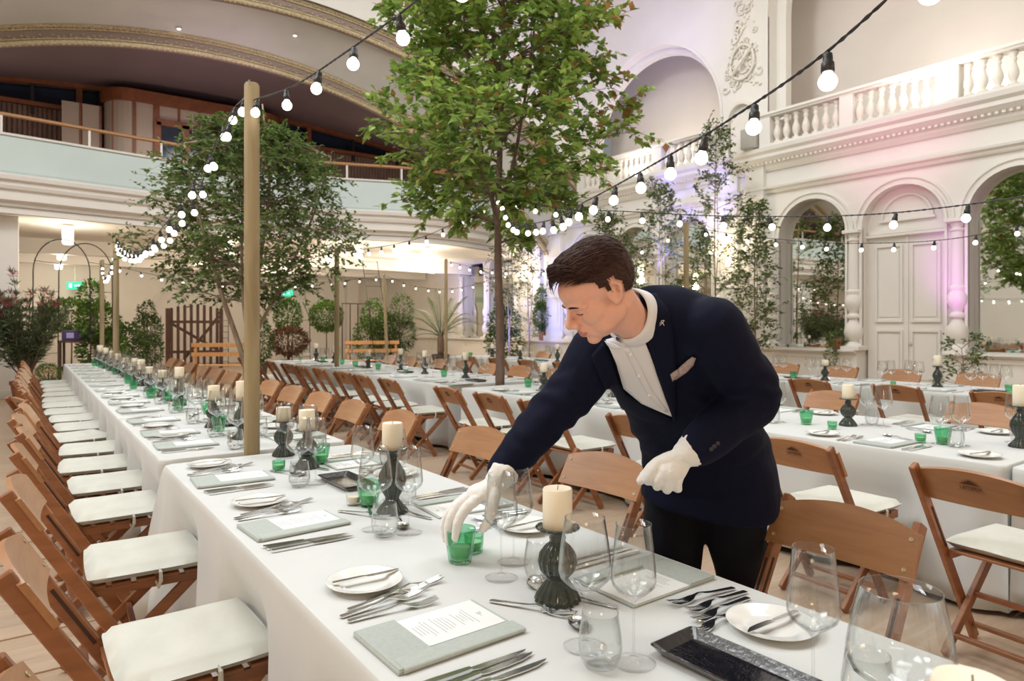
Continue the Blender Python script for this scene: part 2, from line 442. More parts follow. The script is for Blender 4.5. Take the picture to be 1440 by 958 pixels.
mb = MB()
for t0 in [-.5, 1.5, 3.2, 6.75, 8.5, 9.95, 11.7, 13.4, 15.2, 17.8, 19.5]: frame(mb, t0+.12, t0+1.5, .3, .84, AX-.14)
struct(mb, 'dado_panel', M['plaster'], wall)
n_win = 0
for tc, kd in bays:
    mb = MB(); band(mb, tc, 3.3, .715, .76, .97, AX-.05, AX+.02); band(mb, tc, 3.3, .83, .865, 3.3, AX-.035, AX)
    struct(mb, 'archivolt', M['plaster'], wall)
    if kd == 'm':
        poly = [(tc-.715, .97)]+[(tc+.715, .97)]+arc(tc, 3.3, .715, 0, PI, 24)
        MB().prism(poly, 'x', AX+.22, AX+.24).build('mirror_pane', M['mirror'], wall)
    elif kd == 'b':
        mb = MB().prism([(tc-.715, .97), (tc+.715, .97)]+arc(tc, 3.3, .715, 0, PI, 24), 'x', AX+.2, AX+.3)
        frame(mb, tc-.5, tc+.5, 1.2, 3.1, AX+.2); band(mb, tc, 3.4, .44, .48, 3.4, AX+.18, AX+.2)
        struct(mb, 'blind_arch_panel', M['plaster'], wall)
# the double door
dr = struct(MB().prism([(5.125, 0), (6.555, 0)]+arc(5.84, 3.3, .715, 0, PI, 24), 'x', AX+.2, AX+.3), 'door_1', M['white'])
for s in (-1, 1):
    for (z0, z1) in ((.35, 1.36), (1.5, 2.95)):
        mb = MB(); frame(mb, 5.84+s*.32-.25, 5.84+s*.32+.25, z0, z1, AX+.2, .04, .035)
        mb.box((AX+.195, 5.84+s*.32, (z0+z1)/2), (.02, .36, z1-z0-.2)); mb.build('door_panel', M['white'], dr)
mb = MB().box((AX+.16, 5.84, 3.13), (.1, 1.42, .05)).box((AX+.18, 5.84, 3.2), (.06, 1.36, .07)); mb.build('transom', M['white'], dr)
mb = MB(); band(mb, 5.84, 3.42, .42, .46, 3.42, AX+.15, AX+.2); mb.box((AX+.175, 5.84, 3.4), (.05, .98, .04)); mb.build('lunette_frame', M['white'], dr)
mb = MB().box((AX+.19, 5.84, 1.7), (.03, .05, 2.8)); mb.build('meeting_stile', M['white'], dr)
mb = MB().lathe([(.0, 0), (.022, .005), (.028, .03), (.012, .05), (.012, .07)], 12); mb.build('door_handle', M['pin'], dr, (AX+.17, 5.76, 1.1), (0, R(-90), 0), smooth=True)

def column(t, x=AX-.02):
    p = [(.17, .97), (.17, 1.05), (.14, 1.08), (.10, 1.13), (.15, 1.2), (.175, 1.3), (.16, 1.42), (.10, 1.5), (.085, 1.55), (.13, 1.59), (.13, 1.63), (.085, 1.67), (.10, 1.72),
         (.155, 1.82), (.165, 1.93), (.12, 2.03), (.13, 2.06), (.13, 2.10), (.105, 2.13), (.10, 2.6), (.09, 3.05), (.115, 3.07), (.115, 3.10), (.09, 3.12), (.12, 3.2)]
    mb = MB().lathe(p, 24, (x, t, 0)); mb.box((x, t, 3.24), (.32, .32, .07), bev=.01); mb.box((x, t, 1.0), (.36, .36, .08), bev=.01)
    o = mb.build('column', M['plaster'], wall); auto_smooth(o, 35); return o
for t in (3.175, 4.925, 6.715, 8.45, 9.87, 11.62, 13.37, 15.12, 17.72, 19.47, 21.2): column(t)
# pilasters with raised panels
for (a, b) in ((8.62, 9.06), (9.28, 9.72), (15.3, 16.1), (16.4, 17.4)):
    mb = MB().box((AX-.06, (a+b)/2, 2.6), (.12, b-a, 4.6)); mb.box((AX-.09, (a+b)/2, 4.2), (.18, b-a+.08, .1)); mb.box((AX-.09, (a+b)/2, 1.05), (.18, b-a+.08, .16))
    frame(mb, a+.07, b-.07, 1.3, 2.3, AX-.12); frame(mb, a+.07, b-.07, 2.45, 3.4, AX-.12); frame(mb, a+.07, b-.07, 3.5, 4.05, AX-.12)
    mb.box((AX-.13, (a+b)/2, 3.0), (.02, (b-a)*.45, .5)); mb.box((AX-.13, (a+b)/2, 1.8), (.02, (b-a)*.45, .5))
    struct(mb, 'pilaster', M['plaster'], wall)
# entablature
def sweep_y(prof, y0, y1, name, m, parent):
    return struct(MB().prism(prof, 'y', y0, y1), name, m, parent)
sweep_y([(AX+.3, 4.27), (AX-.05, 4.27), (AX-.07, 4.3), (AX-.07, 4.33), (AX-.13, 4.36), (AX-.14, 4.4), (AX+.3, 4.4)], -8, 17.6, 'architrave', M['plaster'], wall)
sweep_y([(AX+.3, 4.75), (AX-.04, 4.75), (AX-.1, 4.82), (AX-.1, 4.88), (AX-.2, 4.93), (AX-.28, 5.0), (AX-.28, 5.07), (AX-.34, 5.12), (AX-.36, 5.2), (AX+.3, 5.2)], -8, 17.6, 'cornice', M['plaster'], wall)
mb = MB()
t = .5
while t < 17.4: mb.box((AX-.15, t, 4.91), (.08, .05, .05)); t += .1
mb.build('dentils', M['plaster'], wall, kind='stuff')

# balustrade, pier by pier
bp = [(.075, 0), (.075, .05), (.045, .06), (.04, .09), (.062, .14), (.078, .20), (.07, .27), (.045, .34), (.034, .40), (.05, .43), (.05, .45), (.034, .47), (.05, .50), (.065, .52), (.065, .56)]
bmesh_ = MB().lathe(bp, 14).mesh('baluster'); bmesh_.materials.append(M['plaster2']); bmesh_.polygons.foreach_set('use_smooth', [True]*len(bmesh_.polygons))
def balustrade(t0, t1, piers, lab):
    b = thing('balustrade', lab, 'balustrade', (AX-.15, t0, 5.2))
    MB().box((0, (t1-t0)/2, .035), (.26, t1-t0, .07)).build('base_rail', M['plaster'], b)
    MB().box((0, (t1-t0)/2, .665), (.26, t1-t0, .05)).box((0, (t1-t0)/2, .705), (.34, t1-t0, .05)).build('top_rail', M['plaster'], b)
    ps = [t0+.12]+piers+[t1-.12]
    for p in ps: MB().box((0, p-t0, .35), (.24, .26, .6), bev=.01).build('pier', M['plaster'], b)
    for a, c in zip(ps[:-1], ps[1:]):
        n = max(1, round((c-a-.26)/.205)); s = (c-a-.26)/n
        for i in range(n): link('baluster', bmesh_, None, b, (0, a+.13+s*(i+.5)-t0, .07))
    return b
balustrade(1.4, 8.62, [3.2, 4.95, 6.75], 'white stucco balustrade of the gallery above the white double door')
balustrade(9.8, 14.5, [11.5, 13.1], 'white stucco balustrade of the gallery behind the big leafy tree')

# upper wall with lunettes and the recess behind them
up = MB()
bay(up, 9.78, 14.6, 12.1, 2.3, 6.25, 5.2, 12, AX, AX+.5)
bay(up, 1.2, 8.62, 5.25, 3.33, 8.1, 5.2, 12, AX, AX+.5)
up.box((AX+.25, 9.2, 8.6), (.5, 1.16, 6.8)); up.box((AX+.25, -3.4, 8.6), (.5, 9.2, 6.8)); up.box((AX+.25, 17.3, 8.6), (.5, 5.4, 6.8))
struct(up, 'upper_wall', M['plaster'], wall)
struct(MB().box((AX+1.6, 6.5, 8.2), (.1, 17, 6.8)).box((AX+.95, 6.5, 5.15), (1.4, 17, .1)), 'gallery_wall', M['gallery'], wall)
mb = MB(); band(mb, 12.1, 6.25, 2.3, 2.36, 5.9, AX-.03, AX+.03, 32); band(mb, 5.25, 8.1, 3.33, 3.4, 5.9, AX-.03, AX+.03, 32)
band(mb, 5.25, 8.1, 3.1, 3.33, 5.9, AX+.3, AX+.5, 32); band(mb, 12.1, 6.25, 2.15, 2.3, 5.9, AX+.3, AX+.5, 32)
struct(mb, 'lunette_moulding', M['plaster'], wall)
# stucco trophy on the pier between the lunettes
r2 = random.Random(5); mb = MB()
def scroll(c, r, turns, s, rad):
    pts = []
    for i in range(26):
        u = i/25; a = u*turns*2*PI*s; rr = r*(1-.75*u)
        pts.append((AX-.02-.03*u, c[0]+rr*math.cos(a+c[2]), c[1]+rr*math.sin(a+c[2])))
    mb.tube(pts, [rad*(1-.4*i/25) for i in range(26)], 6)
for i in range(46):
    z = 6.75+2.3*(r2.random()**1.2); wd = .42*(1-(z-6.7)/3.2)+.06
    scroll((9.2+r2.uniform(-wd, wd), z, r2.uniform(0, 6.3)), r2.uniform(.06, .16), r2.uniform(.7, 1.5), r2.choice((-1, 1)), r2.uniform(.012, .026))
for i in range(60):
    z = 6.7+2.5*(r2.random()**1.2); wd = .44*(1-(z-6.7)/3.2)+.05; y = 9.2+r2.uniform(-wd, wd); s = r2.uniform(.025, .05)
    mb.lathe([(0, -s), (s*.8, -s*.5), (s, 0), (s*.7, s*.6), (0, s)], 7, (AX-.01, y, z), cap=False)
pts = [(AX-.06, 9.2+.3*math.cos(a), 7.3+.38*math.sin(a)) for a in [2*PI*i/30 for i in range(31)]]
mb.tube(pts, .028, 8); mb.tube([(AX-.1, 8.95, 7.55), (AX-.14, 9.15, 7.3), (AX-.1, 9.4, 7.05)], .03, 8)
orn = mb.build('stucco_relief', M['plaster2'], smooth=True); tag(orn, 'white stucco relief of scrolls and foliage on the pier beside the gallery arch', 'relief')
mb = MB(); band(mb, 9.2, 6.05, .3, .37, 5.2, AX-.14, AX); mb.box((AX-.05, 9.2, 5.6), (.12, .5, .8))
struct(mb, 'niche', M['plaster2'], wall)
sp = thing('speaker', 'grey loudspeaker standing on the cornice beside the balustrade', 'loudspeaker', (AX-.28, 8.82, 5.2), R(8))
MB().box((0, 0, .25), (.3, .34, .44), bev=.02).build('housing', M['speaker'], sp)
MB().box((-.155, 0, .25), (.012, .3, .4), bev=.004).build('grille', mat('speaker_grille', (.42, .41, .37), .8, bump=.4, bscale=400), sp)
MB().box((0, 0, .015), (.2, .2, .03)).build('bracket', M['speaker'], sp)

# ------------------------------------------------------------------ stage end: two gilded arches and the painted vault behind
def f1(a): return 7.74-13+math.sqrt(max(0, 169-(a-3.7)**2))
def f2(a): return 7.86-.012*(a-4)**2
def f3(a): return 8.52-13.5+math.sqrt(max(0, 182.25-(a-4.6)**2))
AA = [-6+19*i/48 for i in range(49)]
def ruled(name, fa, ta, fb, tb, m, off=0):
    mb = MB(); n = len(AA)
    mb.add([(a, ta, fa(a)+off) for a in AA]+[(a, tb, fb(a)+off) for a in AA]+[(a, ta, fa(a)+off+.12) for a in AA]+[(a, tb, fb(a)+off+.12) for a in AA],
           [(i, i+1, i+1+n, i+n) for i in range(n-1)]+[(i+2*n, i+3*n, i+1+3*n, i+1+2*n) for i in range(n-1)])
    o = mb.build(name, m, ceil, smooth=True, fix=False); return o
ruled('stage_vault', f1, 16.1, f2, 20.1, M['vault'], -.3)
ruled('arch_cove', f3, 14.75, f1, 16.1, M['ceiling'], -.02)
n = len(AA)
mb = MB().add([(a, 14.62, f3(a)) for a in AA]+[(a, 14.62, 12) for a in AA]+[(a, 14.5, f3(a)) for a in AA]+[(a, 14.5, 12) for a in AA],
              [(i, i+1, i+1+n, i+n) for i in range(n-1)]+[(i+2*n, i+3*n, i+1+3*n, i+1+2*n) for i in range(n-1)])
struct(mb, 'tympanum', M['plaster'], ceil)
mb = MB().add([(a, 16.15, f1(a)-.32) for a in AA]+[(a, 16.15, f1(a)+.1) for a in AA], [(i, i+1, i+1+n, i+n) for i in range(n-1)])
for nm, f, t in (('inner_gilded_arch', f1, 16.05), ('outer_gilded_arch', f3, 14.68)):
    ar = thing(nm, {'inner_gilded_arch': 'gilded stucco arch moulding right above the painted stage vault', 'outer_gilded_arch': 'gilded stucco arch moulding nearest the camera at the top edge'}[nm], 'arch moulding', (0, t, 0))
    AB = [-6+19*i/140 for i in range(141)]
    q = MB()
    pr = [(-.02, .02), (-.02, -.34), (.1, -.36), (.1, .04)]
    m_ = len(AB)
    vs = [(a, -p[0]*0+dy, f(a)+dz) for (dy, dz) in pr for a in AB for p in ((0, 0),)]
    fs = []
    for k_ in range(4):
        k2 = (k_+1) % 4
        fs += [(k_*m_+i, k_*m_+i+1, k2*m_+i+1, k2*m_+i) for i in range(m_-1)]
    q.add(vs, fs); q.build('arch_face', mat('aged_taupe', (.30, .23, .19), .8), ar, fix=False)
    for dz, rd in ((0.0, .045), (-.07, .02), (-.33, .045), (-.26, .018)):
        MB().tube([(a, -.04, f(a)+dz) for a in AB], rd, 6).build('gilt_cord', M['gold'], ar, smooth=True)
    q = MB(); a = -2.5
    while a < 12.5:
        q.lathe([(0, -.02), (.035, -.012), (.045, 0), (.03, .014), (0, .02)], 6, (a, -.05, f(a)-.04), cap=False)
        q.lathe([(0, -.02), (.022, -.01), (.028, 0), (.02, .012), (0, .02)], 5, (a+.04, -.04, f(a)-.20+.03*math.sin(a*37)), cap=False)
        q.lathe([(0, -.02), (.02, -.01), (.026, 0), (.02, .012), (0, .02)], 5, (a+.02, -.05, f(a)-.37), cap=False)
        a += .1
    q.build('gilt_beading', M['gold'], ar, kind='stuff')
# little recessed spots in the cove
for (a, t) in ((2.67, 15.85), (5.0, 15.4)):
    z = f3(a)+(f1(a)-f3(a))*((t-14.75)/1.35)-.04
    s = thing('ceiling_spot', {2.67: 'small round ceiling spot at the left, above the stage arch', 5.0: 'small round ceiling spot right of the other, above the stage arch'}[a], 'ceiling light', (a, t, z))
    MB().lathe([(.055, 0), (.06, -.01), (.04, -.02)], 14).build('trim_ring', M['white'], s)
    MB().lathe([(.04, -.021), (.03, -.03)], 14).build('lamp_face', M['lamp'], s)

# balcony front
CUR = catmull([(-6, 15.4, 0), (-3, 15.7, 0), (-.36, 16.0, 0), (2.43, 16.45, 0), (4.4, 16.5, 0), (6.2, 16.1, 0), (8.1, 15.5, 0), (9.8, 15.6, 0), (11.5, 16.3, 0), (12.95, 17.3, 0)], 6)
def sweep(prof, cur, name, m, parent=None, closed=True, smooth=False):
    n = len(cur); k = len(prof); vs = []; fs = []
    for i, p in enumerate(cur):
        d = (cur[min(i+1, n-1)]-cur[max(i-1, 0)]).normalized(); nr = Vector((d.y, -d.x, 0))
        for (o, z) in prof: vs.append(p+nr*o+Vector((0, 0, z)))
    for i in range(n-1):
        for j in range(k if closed else k-1):
            a = i*k+j; b = i*k+(j+1) % k
            fs.append((a, b, b+k, a+k))
    if closed: fs += [tuple(range(k)), tuple(reversed(range((n-1)*k, n*k)))]
    return MB().add(vs, fs).build(name, m, parent)
bal = sweep([(-.15, 4.33), (.0, 4.33), (.02, 4.38), (.02, 5.02), (.0, 5.05), (-.15, 5.05)], CUR, 'trim_balcony', M['mint']); bal['kind'] = 'structure'
sweep([(-.18, 5.05), (.05, 5.05), (.06, 5.09), (-.18, 5.1)], CUR, 'parapet_cap', M['white'], bal)
sweep([(-.3, 3.6), (-.22, 3.6), (-.22, 3.72), (-.15, 3.74), (-.15, 3.8), (-.02, 3.84), (-.02, 4.02), (.05, 4.04), (.08, 4.1), (.08, 4.16), (.16, 4.2), (.18, 4.27), (.1, 4.3), (.06, 4.33), (-.3, 4.33)], CUR, 'balcony_moulding', M['white'], bal)
sweep([(-.06, 5.42), (-.02, 5.44), (-.02, 5.48), (-.06, 5.5), (-.1, 5.48), (-.1, 5.44)], CUR, 'handrail', mat('oak_handrail', (.42, .22, .09), .4), bal)
acc = 0; last = CUR[0]
for p in CUR:
    acc += (p-last).length; last = p
    if acc > 1.25:
        acc = 0; MB().box((p.x, p.y+.06, 5.26), (.04, .04, .34)).build('rail_post', M['white'], bal)
so = [(p.x, p.y+.2) for p in CUR]+[(12.99, 27.5), (-6, 27.5)]
struct(MB().prism(so, 'z', 3.6, 3.7), 'ceiling_under_balcony', M['white'])
so = [(p.x, p.y+.2) for p in CUR]+[(12.99, 20.0), (-6, 20.0)]
struct(MB().prism(so, 'z', 4.2, 4.25), 'floor_balcony', M['gate'])
for t in (20.6, 24.0): struct(MB().box((3.5, t, 3.42), (18.9, .35, .36)), 'trim_beam', M['white'])
pil = struct(MB().box((-1.05, 17.0, 1.8), (1.9, .8, 3.6)).box((-1.05, 17, .08), (1.98, .88, .16)), 'wall_pier', M['white'])
for a in (7.9, 11.3): struct(MB().box((a, 27.35, 1.8), (.5, .3, 3.6)).box((a, 27.33, 3.3), (.62, .36, .16)), 'trim_pilaster', M['white'])
mb = MB()
def bandY(mb, ac, zs, r0, r1, y0, y1, zb=0):
    o = [(ac-r1, zb)]+arc(ac, zs, r1, PI, 0, 14)+[(ac+r1, zb)]; i = [(ac-r0, zb)]+arc(ac, zs, r0, PI, 0, 14)+[(ac+r0, zb)]
    for q in range(len(o)-1): mb.prism([o[q], o[q+1], i[q+1], i[q]], 'y', y0, y1)
bandY(mb, 4.85, 1.75, 1.15, 1.25, 27.4, 27.5); bandY(mb, 9.6, 2.0, .9, 1.0, 27.4, 27.5)
struct(mb, 'trim_arches', M['white'])
mb = MB().box((1.2, 27.35, 2.0), (2.6, .3, .12)).box((2.4, 27.35, 1), (.12, .3, 2)).box((0, 27.35, 1), (.12, .3, 2)); struct(mb, 'trim_doorway', M['white'])
for k_, (a, t, z, lb) in enumerate(((1.35, 26.6, 2.75, 'green lit emergency exit sign above the far doorway behind the garden arch'), (8.4, 26.9, 2.7, 'green lit emergency exit sign half hidden behind the birch foliage'))):
    e = thing('exit_sign', lb, 'sign', (a, t, z), R(-30))
    MB().box((0, 0, 0), (.5, .08, .24), bev=.01).build('sign_panel', M['exit'], e)
    q = MB().box((-.12, -.045, 0), (.09, .01, .14)); q.prism([(.0, -.02), (.12, -.02), (.12, -.05), (.2, 0), (.12, .05), (.12, .02), (.0, .02)], 'y', -.05, -.041)
    q.build('sign_symbol', M['exitw'], e)
    MB().box((0, 0, .5), (.02, .02, .7)).build('hanger', M['white'], e)

# wall above the balcony: glazing, pleated wall, control booth
def wpoly(a0, a1, zb, zt): return [(a0, zb), (a1, zb)]+[(a0+(a1-a0)*(1-i/8), zt(a0+(a1-a0)*(1-i/8))) for i in range(9)]
bk = struct(MB().box((3.5, 20.3, 6.5), (19, .2, 4.6)), 'wall_stage', M['nightglass'])
mb = MB(); a = -5.9
while a < 12.9: mb.lathe([(.05, 4.25), (.05, 6.72)], 6, (a, 20.02, 0)); a += .1
mb.build('pleated_panel', M['curtain'], bk)
MB().prism(wpoly(-6, 13, 4.25, lambda a: 6.74), 'y', 20.05, 20.2).build('pleat_backing', M['curtain'], bk)
MB().box((3.5, 19.95, 6.78), (19, .12, .1)).build('sill_beam', M['cherry'], bk)
top = [(a, f2(a)-.42) for a in AA]+[(a, f2(a)-.20) for a in reversed(AA)]
MB().prism(top, 'y', 19.9, 20.1).build('head_beam', M['cherry'], bk)
for a in (-1.2, .15, 1.1, 2.4, 4.2, 5.5, 6.9, 8.3, 9.8, 11.4):
    wd = .13 if a in (1.1, 6.9) else .07
    MB().box((a, 19.98, 7.05), (wd, .1, 1.0)).build('mullion', M['cherry'] if wd > .1 else M['black'], bk)
bo = thing('control_booth', 'cream panelled control booth with rounded wooden corners on the balcony', 'booth', (3.7, 19.2, 4.25))
def rr(x0, x1, y0, y1, r):
    p = [(x1, y1), (x0, y1)]; p += [(x0+r+r*math.cos(a), y0+r+r*math.sin(a)) for a in [PI+PI/2*i/8 for i in range(9)]]
    p += [(x1-r+r*math.cos(a), y0+r+r*math.sin(a)) for a in [1.5*PI+PI/2*i/8 for i in range(9)]]; return p
MB().prism(rr(-2.1, 2.1, -.2, .7, .6), 'z', 0, 2.75).build('booth_wall', M['cream_panel'], bo)
MB().prism(rr(-2.18, 2.18, -.28, .75, .66), 'z', 2.72, 3.02).build('booth_cap', M['cherry'], bo)
for x in (-1.5, -1.05, -.98, 1.15, 1.5): MB().box((x, -.21, 1.36), (.07, .04, 2.74)).build('batten', M['cherry'], bo)
for x in (-.5, -.02, .46, .94): MB().box((x, -.21, 2.55), (.06, .04, .4)).build('batten', M['cherry'], bo)
for s in (-1, 1): MB().box((s*1.93, .02, 1.36), (.07, .07, 2.74)).build('batten', M['cherry'], bo)
fr = MB().box((.08, -.24, 2.3), (2.2, .08, .16)).box((.08, -.24, .9), (2.2, .08, .3))
for x in (-1.0, -.35, .45, 1.15): fr.box((x, -.24, 1.5), (.16, .08, 1.6))
fr.build('window_frame', M['cherry'], bo)
MB().box((.08, -.22, 1.65), (2.1, .03, 1.2)).build('window_pane', M['nightglass'], bo)
q = MB(); rq = random.Random(3)
for i in range(16): q.box((rq.uniform(-.85, .7), -.25, 1.2+rq.uniform(0, .25)), (rq.uniform(.05, .18), .01, rq.uniform(.03, .08)))
q.build('lit_monitors', emis('blue_monitor', (.25, .5, 1), 1.6), bo, kind='stuff')
for x in (-4.2, -.6, 3.8, 7.6): light('booth_fill', 'POINT', (3.7+x, 17.6, 5.0), 45, (1, .8, .66), .2)  # points added behind the parapet to brighten the booth
for i, x in enumerate((1.0, 1.42)):
    p = thing('wall_panel', ['cream upright wall panel, the left of two beside the control booth', 'cream upright wall panel, the right of two beside the control booth'][i], 'panel', (x-.1, 19.5, 4.25))
    MB().box((0, 0, 1.3), (.36, .04, 2.6)).build('panel_face', M['cream_panel'], p); MB().box((.2, 0, 1.3), (.05, .06, 2.6)).build('panel_edge', M['cherry'], p)

# hanging cylinder lamps under the balcony
LP = [(.75, 17.3), (.8, 21.6), (.85, 25.2), (7.1, 16.7), (7.4, 19.6), (9.0, 16.5), (9.5, 19.0), (4.2, 21.8), (11.0, 19.8), (4.2, 18.0), (7.2, 23.4)]
for i, (a, t) in enumerate(LP):
    zc = 3.6
    l = thing('pendant_lamp', '%s white glowing cylinder lamp from the left under the balcony, %s row' % (on([1, 2, 3][i] if i < 3 else i+1), 'near' if t < 18.5 else 'rear'), 'lamp', (a, t, zc), 0, 'cylinder lamps under the balcony')
    MB().lathe([(.10, 0), (.10, -.03), (.05, -.05)], 16).build('canopy', M['white'], l, smooth=False)
    MB().lathe([(.10, -.05), (.105, -.07), (.105, -.40), (.08, -.43)], 16).build('lamp_glass', M['lamp'], l, smooth=True)
    light('lamp_light', 'POINT', (a, t, zc-.6), 62, (1, .86, .68), .12)
# wall sconces
for i, (t, z, lb) in enumerate(((9.5, 3.15, 'gilded wall sconce with glowing globes behind the ivy beside the arch mirror'), (16.75, 3.0, 'gilded wall sconce with glowing globes on the far panelled pilaster'))):
    s = thing('wall_sconce', lb, 'wall lamp', (AX-.14, t, z))
    MB().lathe([(.0, -.16), (.05, -.12), (.07, 0), (.05, .1), (0, .14)], 12).build('backplate', M['gold'], s)
    for k_, (dy, dz) in enumerate(((-.24, -.06), (-.09, .1), (.09, -.12), (.24, -.04), (0, .26))):
        g = MB().lathe([(0, -.07)]+[(.07*math.sin(x), -.07*math.cos(x)) for x in [PI*j/8 for j in range(1, 8)]]+[(0, .07)], 12, cap=False).build('globe', M['lamp'], s, (-.26, dy, dz), smooth=True)
        MB().tube(bez((0, 0, 0), (-.2, dy*.6, -.12), (-.26, dy, dz-.07), 8), .01, 6).build('arm', M['gold'], s)
    light('sconce_light', 'POINT', (AX-.6, t, z+.05), 45, (1, .82, .58), .15)
# ------------------------------------------------------------------ the man in the navy suit, leaning over the table
from mathutils.bvhtree import BVHTree
CR = Vector((.811, -.585, 0)); CF = Vector((.585, .811, 0)); CP = Vector((0, 0, 1.45))
def W(px, py, Z): return CP+CR*((px-720)/950*Z)+CF*Z+Vector((0, 0, (457-py)/950*Z))
BASE = Vector((2.05, 1.58, 0))
man = thing('person', 'man in navy suit and white gloves bending over the table to set a green glass', 'person', BASE)
def ell(mb, c, r, M3=None, n=14, m=10):
    c = Vector(c); vs = [c+((M3 @ Vector((0, 0, -r[2]))) if M3 else Vector((0, 0, -r[2])))]; fs = []
    for j in range(1, m):
        ph = -PI/2+PI*j/m
        for i in range(n):
            th = 2*PI*i/n; p = Vector((r[0]*math.cos(ph)*math.cos(th), r[1]*math.cos(ph)*math.sin(th), r[2]*math.sin(ph)))
            vs.append(c+(M3 @ p if M3 else p))
    vs.append(c+((M3 @ Vector((0, 0, r[2]))) if M3 else Vector((0, 0, r[2]))))
    for i in range(n): fs.append((0, 1+(i+1) % n, 1+i))
    for j in range(m-2):
        for i in range(n): a = 1+j*n+i; b = 1+j*n+(i+1) % n; fs.append((a, b, b+n, a+n))
    L = len(vs)-1
    for i in range(n): fs.append((L, L-n+i, L-n+(i+1) % n))
    mb.add(vs, fs)
def chain(mb, pts, rad, n=16, sub=4):
    """tapered limb with round ends through the joints"""
    P = catmull(pts, sub) if len(pts) > 2 else [Vector(pts[0]), Vector(pts[1])]
    if len(pts) > 2:
        Q = [Vector((r, 0, 0)) for r in rad]; rr = [q.x for q in catmull(Q, sub)]
    else: rr = list(rad)
    d0 = (P[0]-P[1]).normalized(); d1 = (P[-1]-P[-2]).normalized()
    pre = [(P[0]+d0*rr[0]*math.sin(a), rr[0]*math.cos(a)) for a in (1.45, 1.0, .5)]
    post = [(P[-1]+d1*rr[-1]*math.sin(a), rr[-1]*math.cos(a)) for a in (.5, 1.0, 1.45)]
    A = [p for p, _ in pre]+P+[p for p, _ in post]; B = [r for _, r in pre]+rr+[r for _, r in post]
    mb.tube(A, B, n)
def loft(mb, secs, n=28):
    """secs: centre, side axis, front axis, half width, half depth front, half depth back"""
    vs = []; fs = []
    for (c, s, f, hw, hf, hb) in secs:
        for i in range(n):
            a = 2*PI*i/n; cs, sn = math.cos(a), math.sin(a)
            e = .8; x = hw*math.copysign(abs(cs)**e, cs); y = (hf if sn > 0 else hb)*math.copysign(abs(sn)**e, sn)
            vs.append(Vector(c)+s*x+f*y)
    k = len(secs)
    for j in range(k-1):
        for i in range(n): a = j*n+i; b = j*n+(i+1) % n; fs.append((a, b, b+n, a+n))
    fs += [tuple(reversed(range(n))), tuple(range((k-1)*n, k*n))]
    mb.add(vs, fs)
def remesh(mb, voxel, smooth=6, name='m', fac=.5):
    me = mb.mesh(name); o = bpy.data.objects.new(name, me); COL.objects.link(o)
    r = o.modifiers.new('r', 'REMESH'); r.mode = 'VOXEL'; r.voxel_size = voxel
    s = o.modifiers.new('s', 'SMOOTH'); s.factor = fac; s.iterations = smooth
    dg = bpy.context.evaluated_depsgraph_get(); dg.update()
    out = bpy.data.meshes.new_from_object(o.evaluated_get(dg)); bpy.data.objects.remove(o)
    out.polygons.foreach_set('use_smooth', [True]*len(out.polygons)); return out
def toworld(me): me.transform(Matrix.Translation(-BASE)); me.update(); return me
def worldbvh(me): return BVHTree.FromPolygons([v.co+BASE for v in me.vertices], [tuple(p.vertices) for p in me.polygons])

S0 = Vector((.39, -.92, 0)).normalized(); S1 = Vector((.40, -.86, .30)).normalized()
SP = [((1.945, 1.52, .83), .235, .17, .165), ((1.94, 1.51, .89), .232, .17, .165), ((1.92, 1.50, .96), .222, .165, .155), ((1.84, 1.47, 1.08), .208, .15, .14), ((1.73, 1.425, 1.22), .212, .148, .14),
      ((1.61, 1.375, 1.335), .222, .135, .135), ((1.49, 1.34, 1.43), .205, .105, .115), ((1.425, 1.328, 1.475), .135, .085, .09), ((1.385, 1.322, 1.492), .085, .066, .072)]
def sections(k=1.0, drop=0):
    out = []
    for i, (c, hw, hf, hb) in enumerate(SP):
        c = Vector(c); a = Vector(SP[max(0, i-1)][0]); b = Vector(SP[min(len(SP)-1, i+1)][0]); d = (b-a).normalized()
        u = i/(len(SP)-1); s = (S0*(1-u)+S1*u); s = (s-d*s.dot(d)).normalized()
        f = s.cross(d)
        if f.dot(Vector((-.92, -.39, -.3))) < 0: f = -f
        out.append((c, s, f, hw*k, hf*k, hb*k))
    return out
RS, RE, RW = Vector((1.405, 1.50, 1.375)), W(772, 583, 2.03), W(702, 668, 2.0)
LS, LE, LW = Vector((1.535, 1.185, 1.44)), W(1062, 558, 1.95), W(972, 636, 1.85)
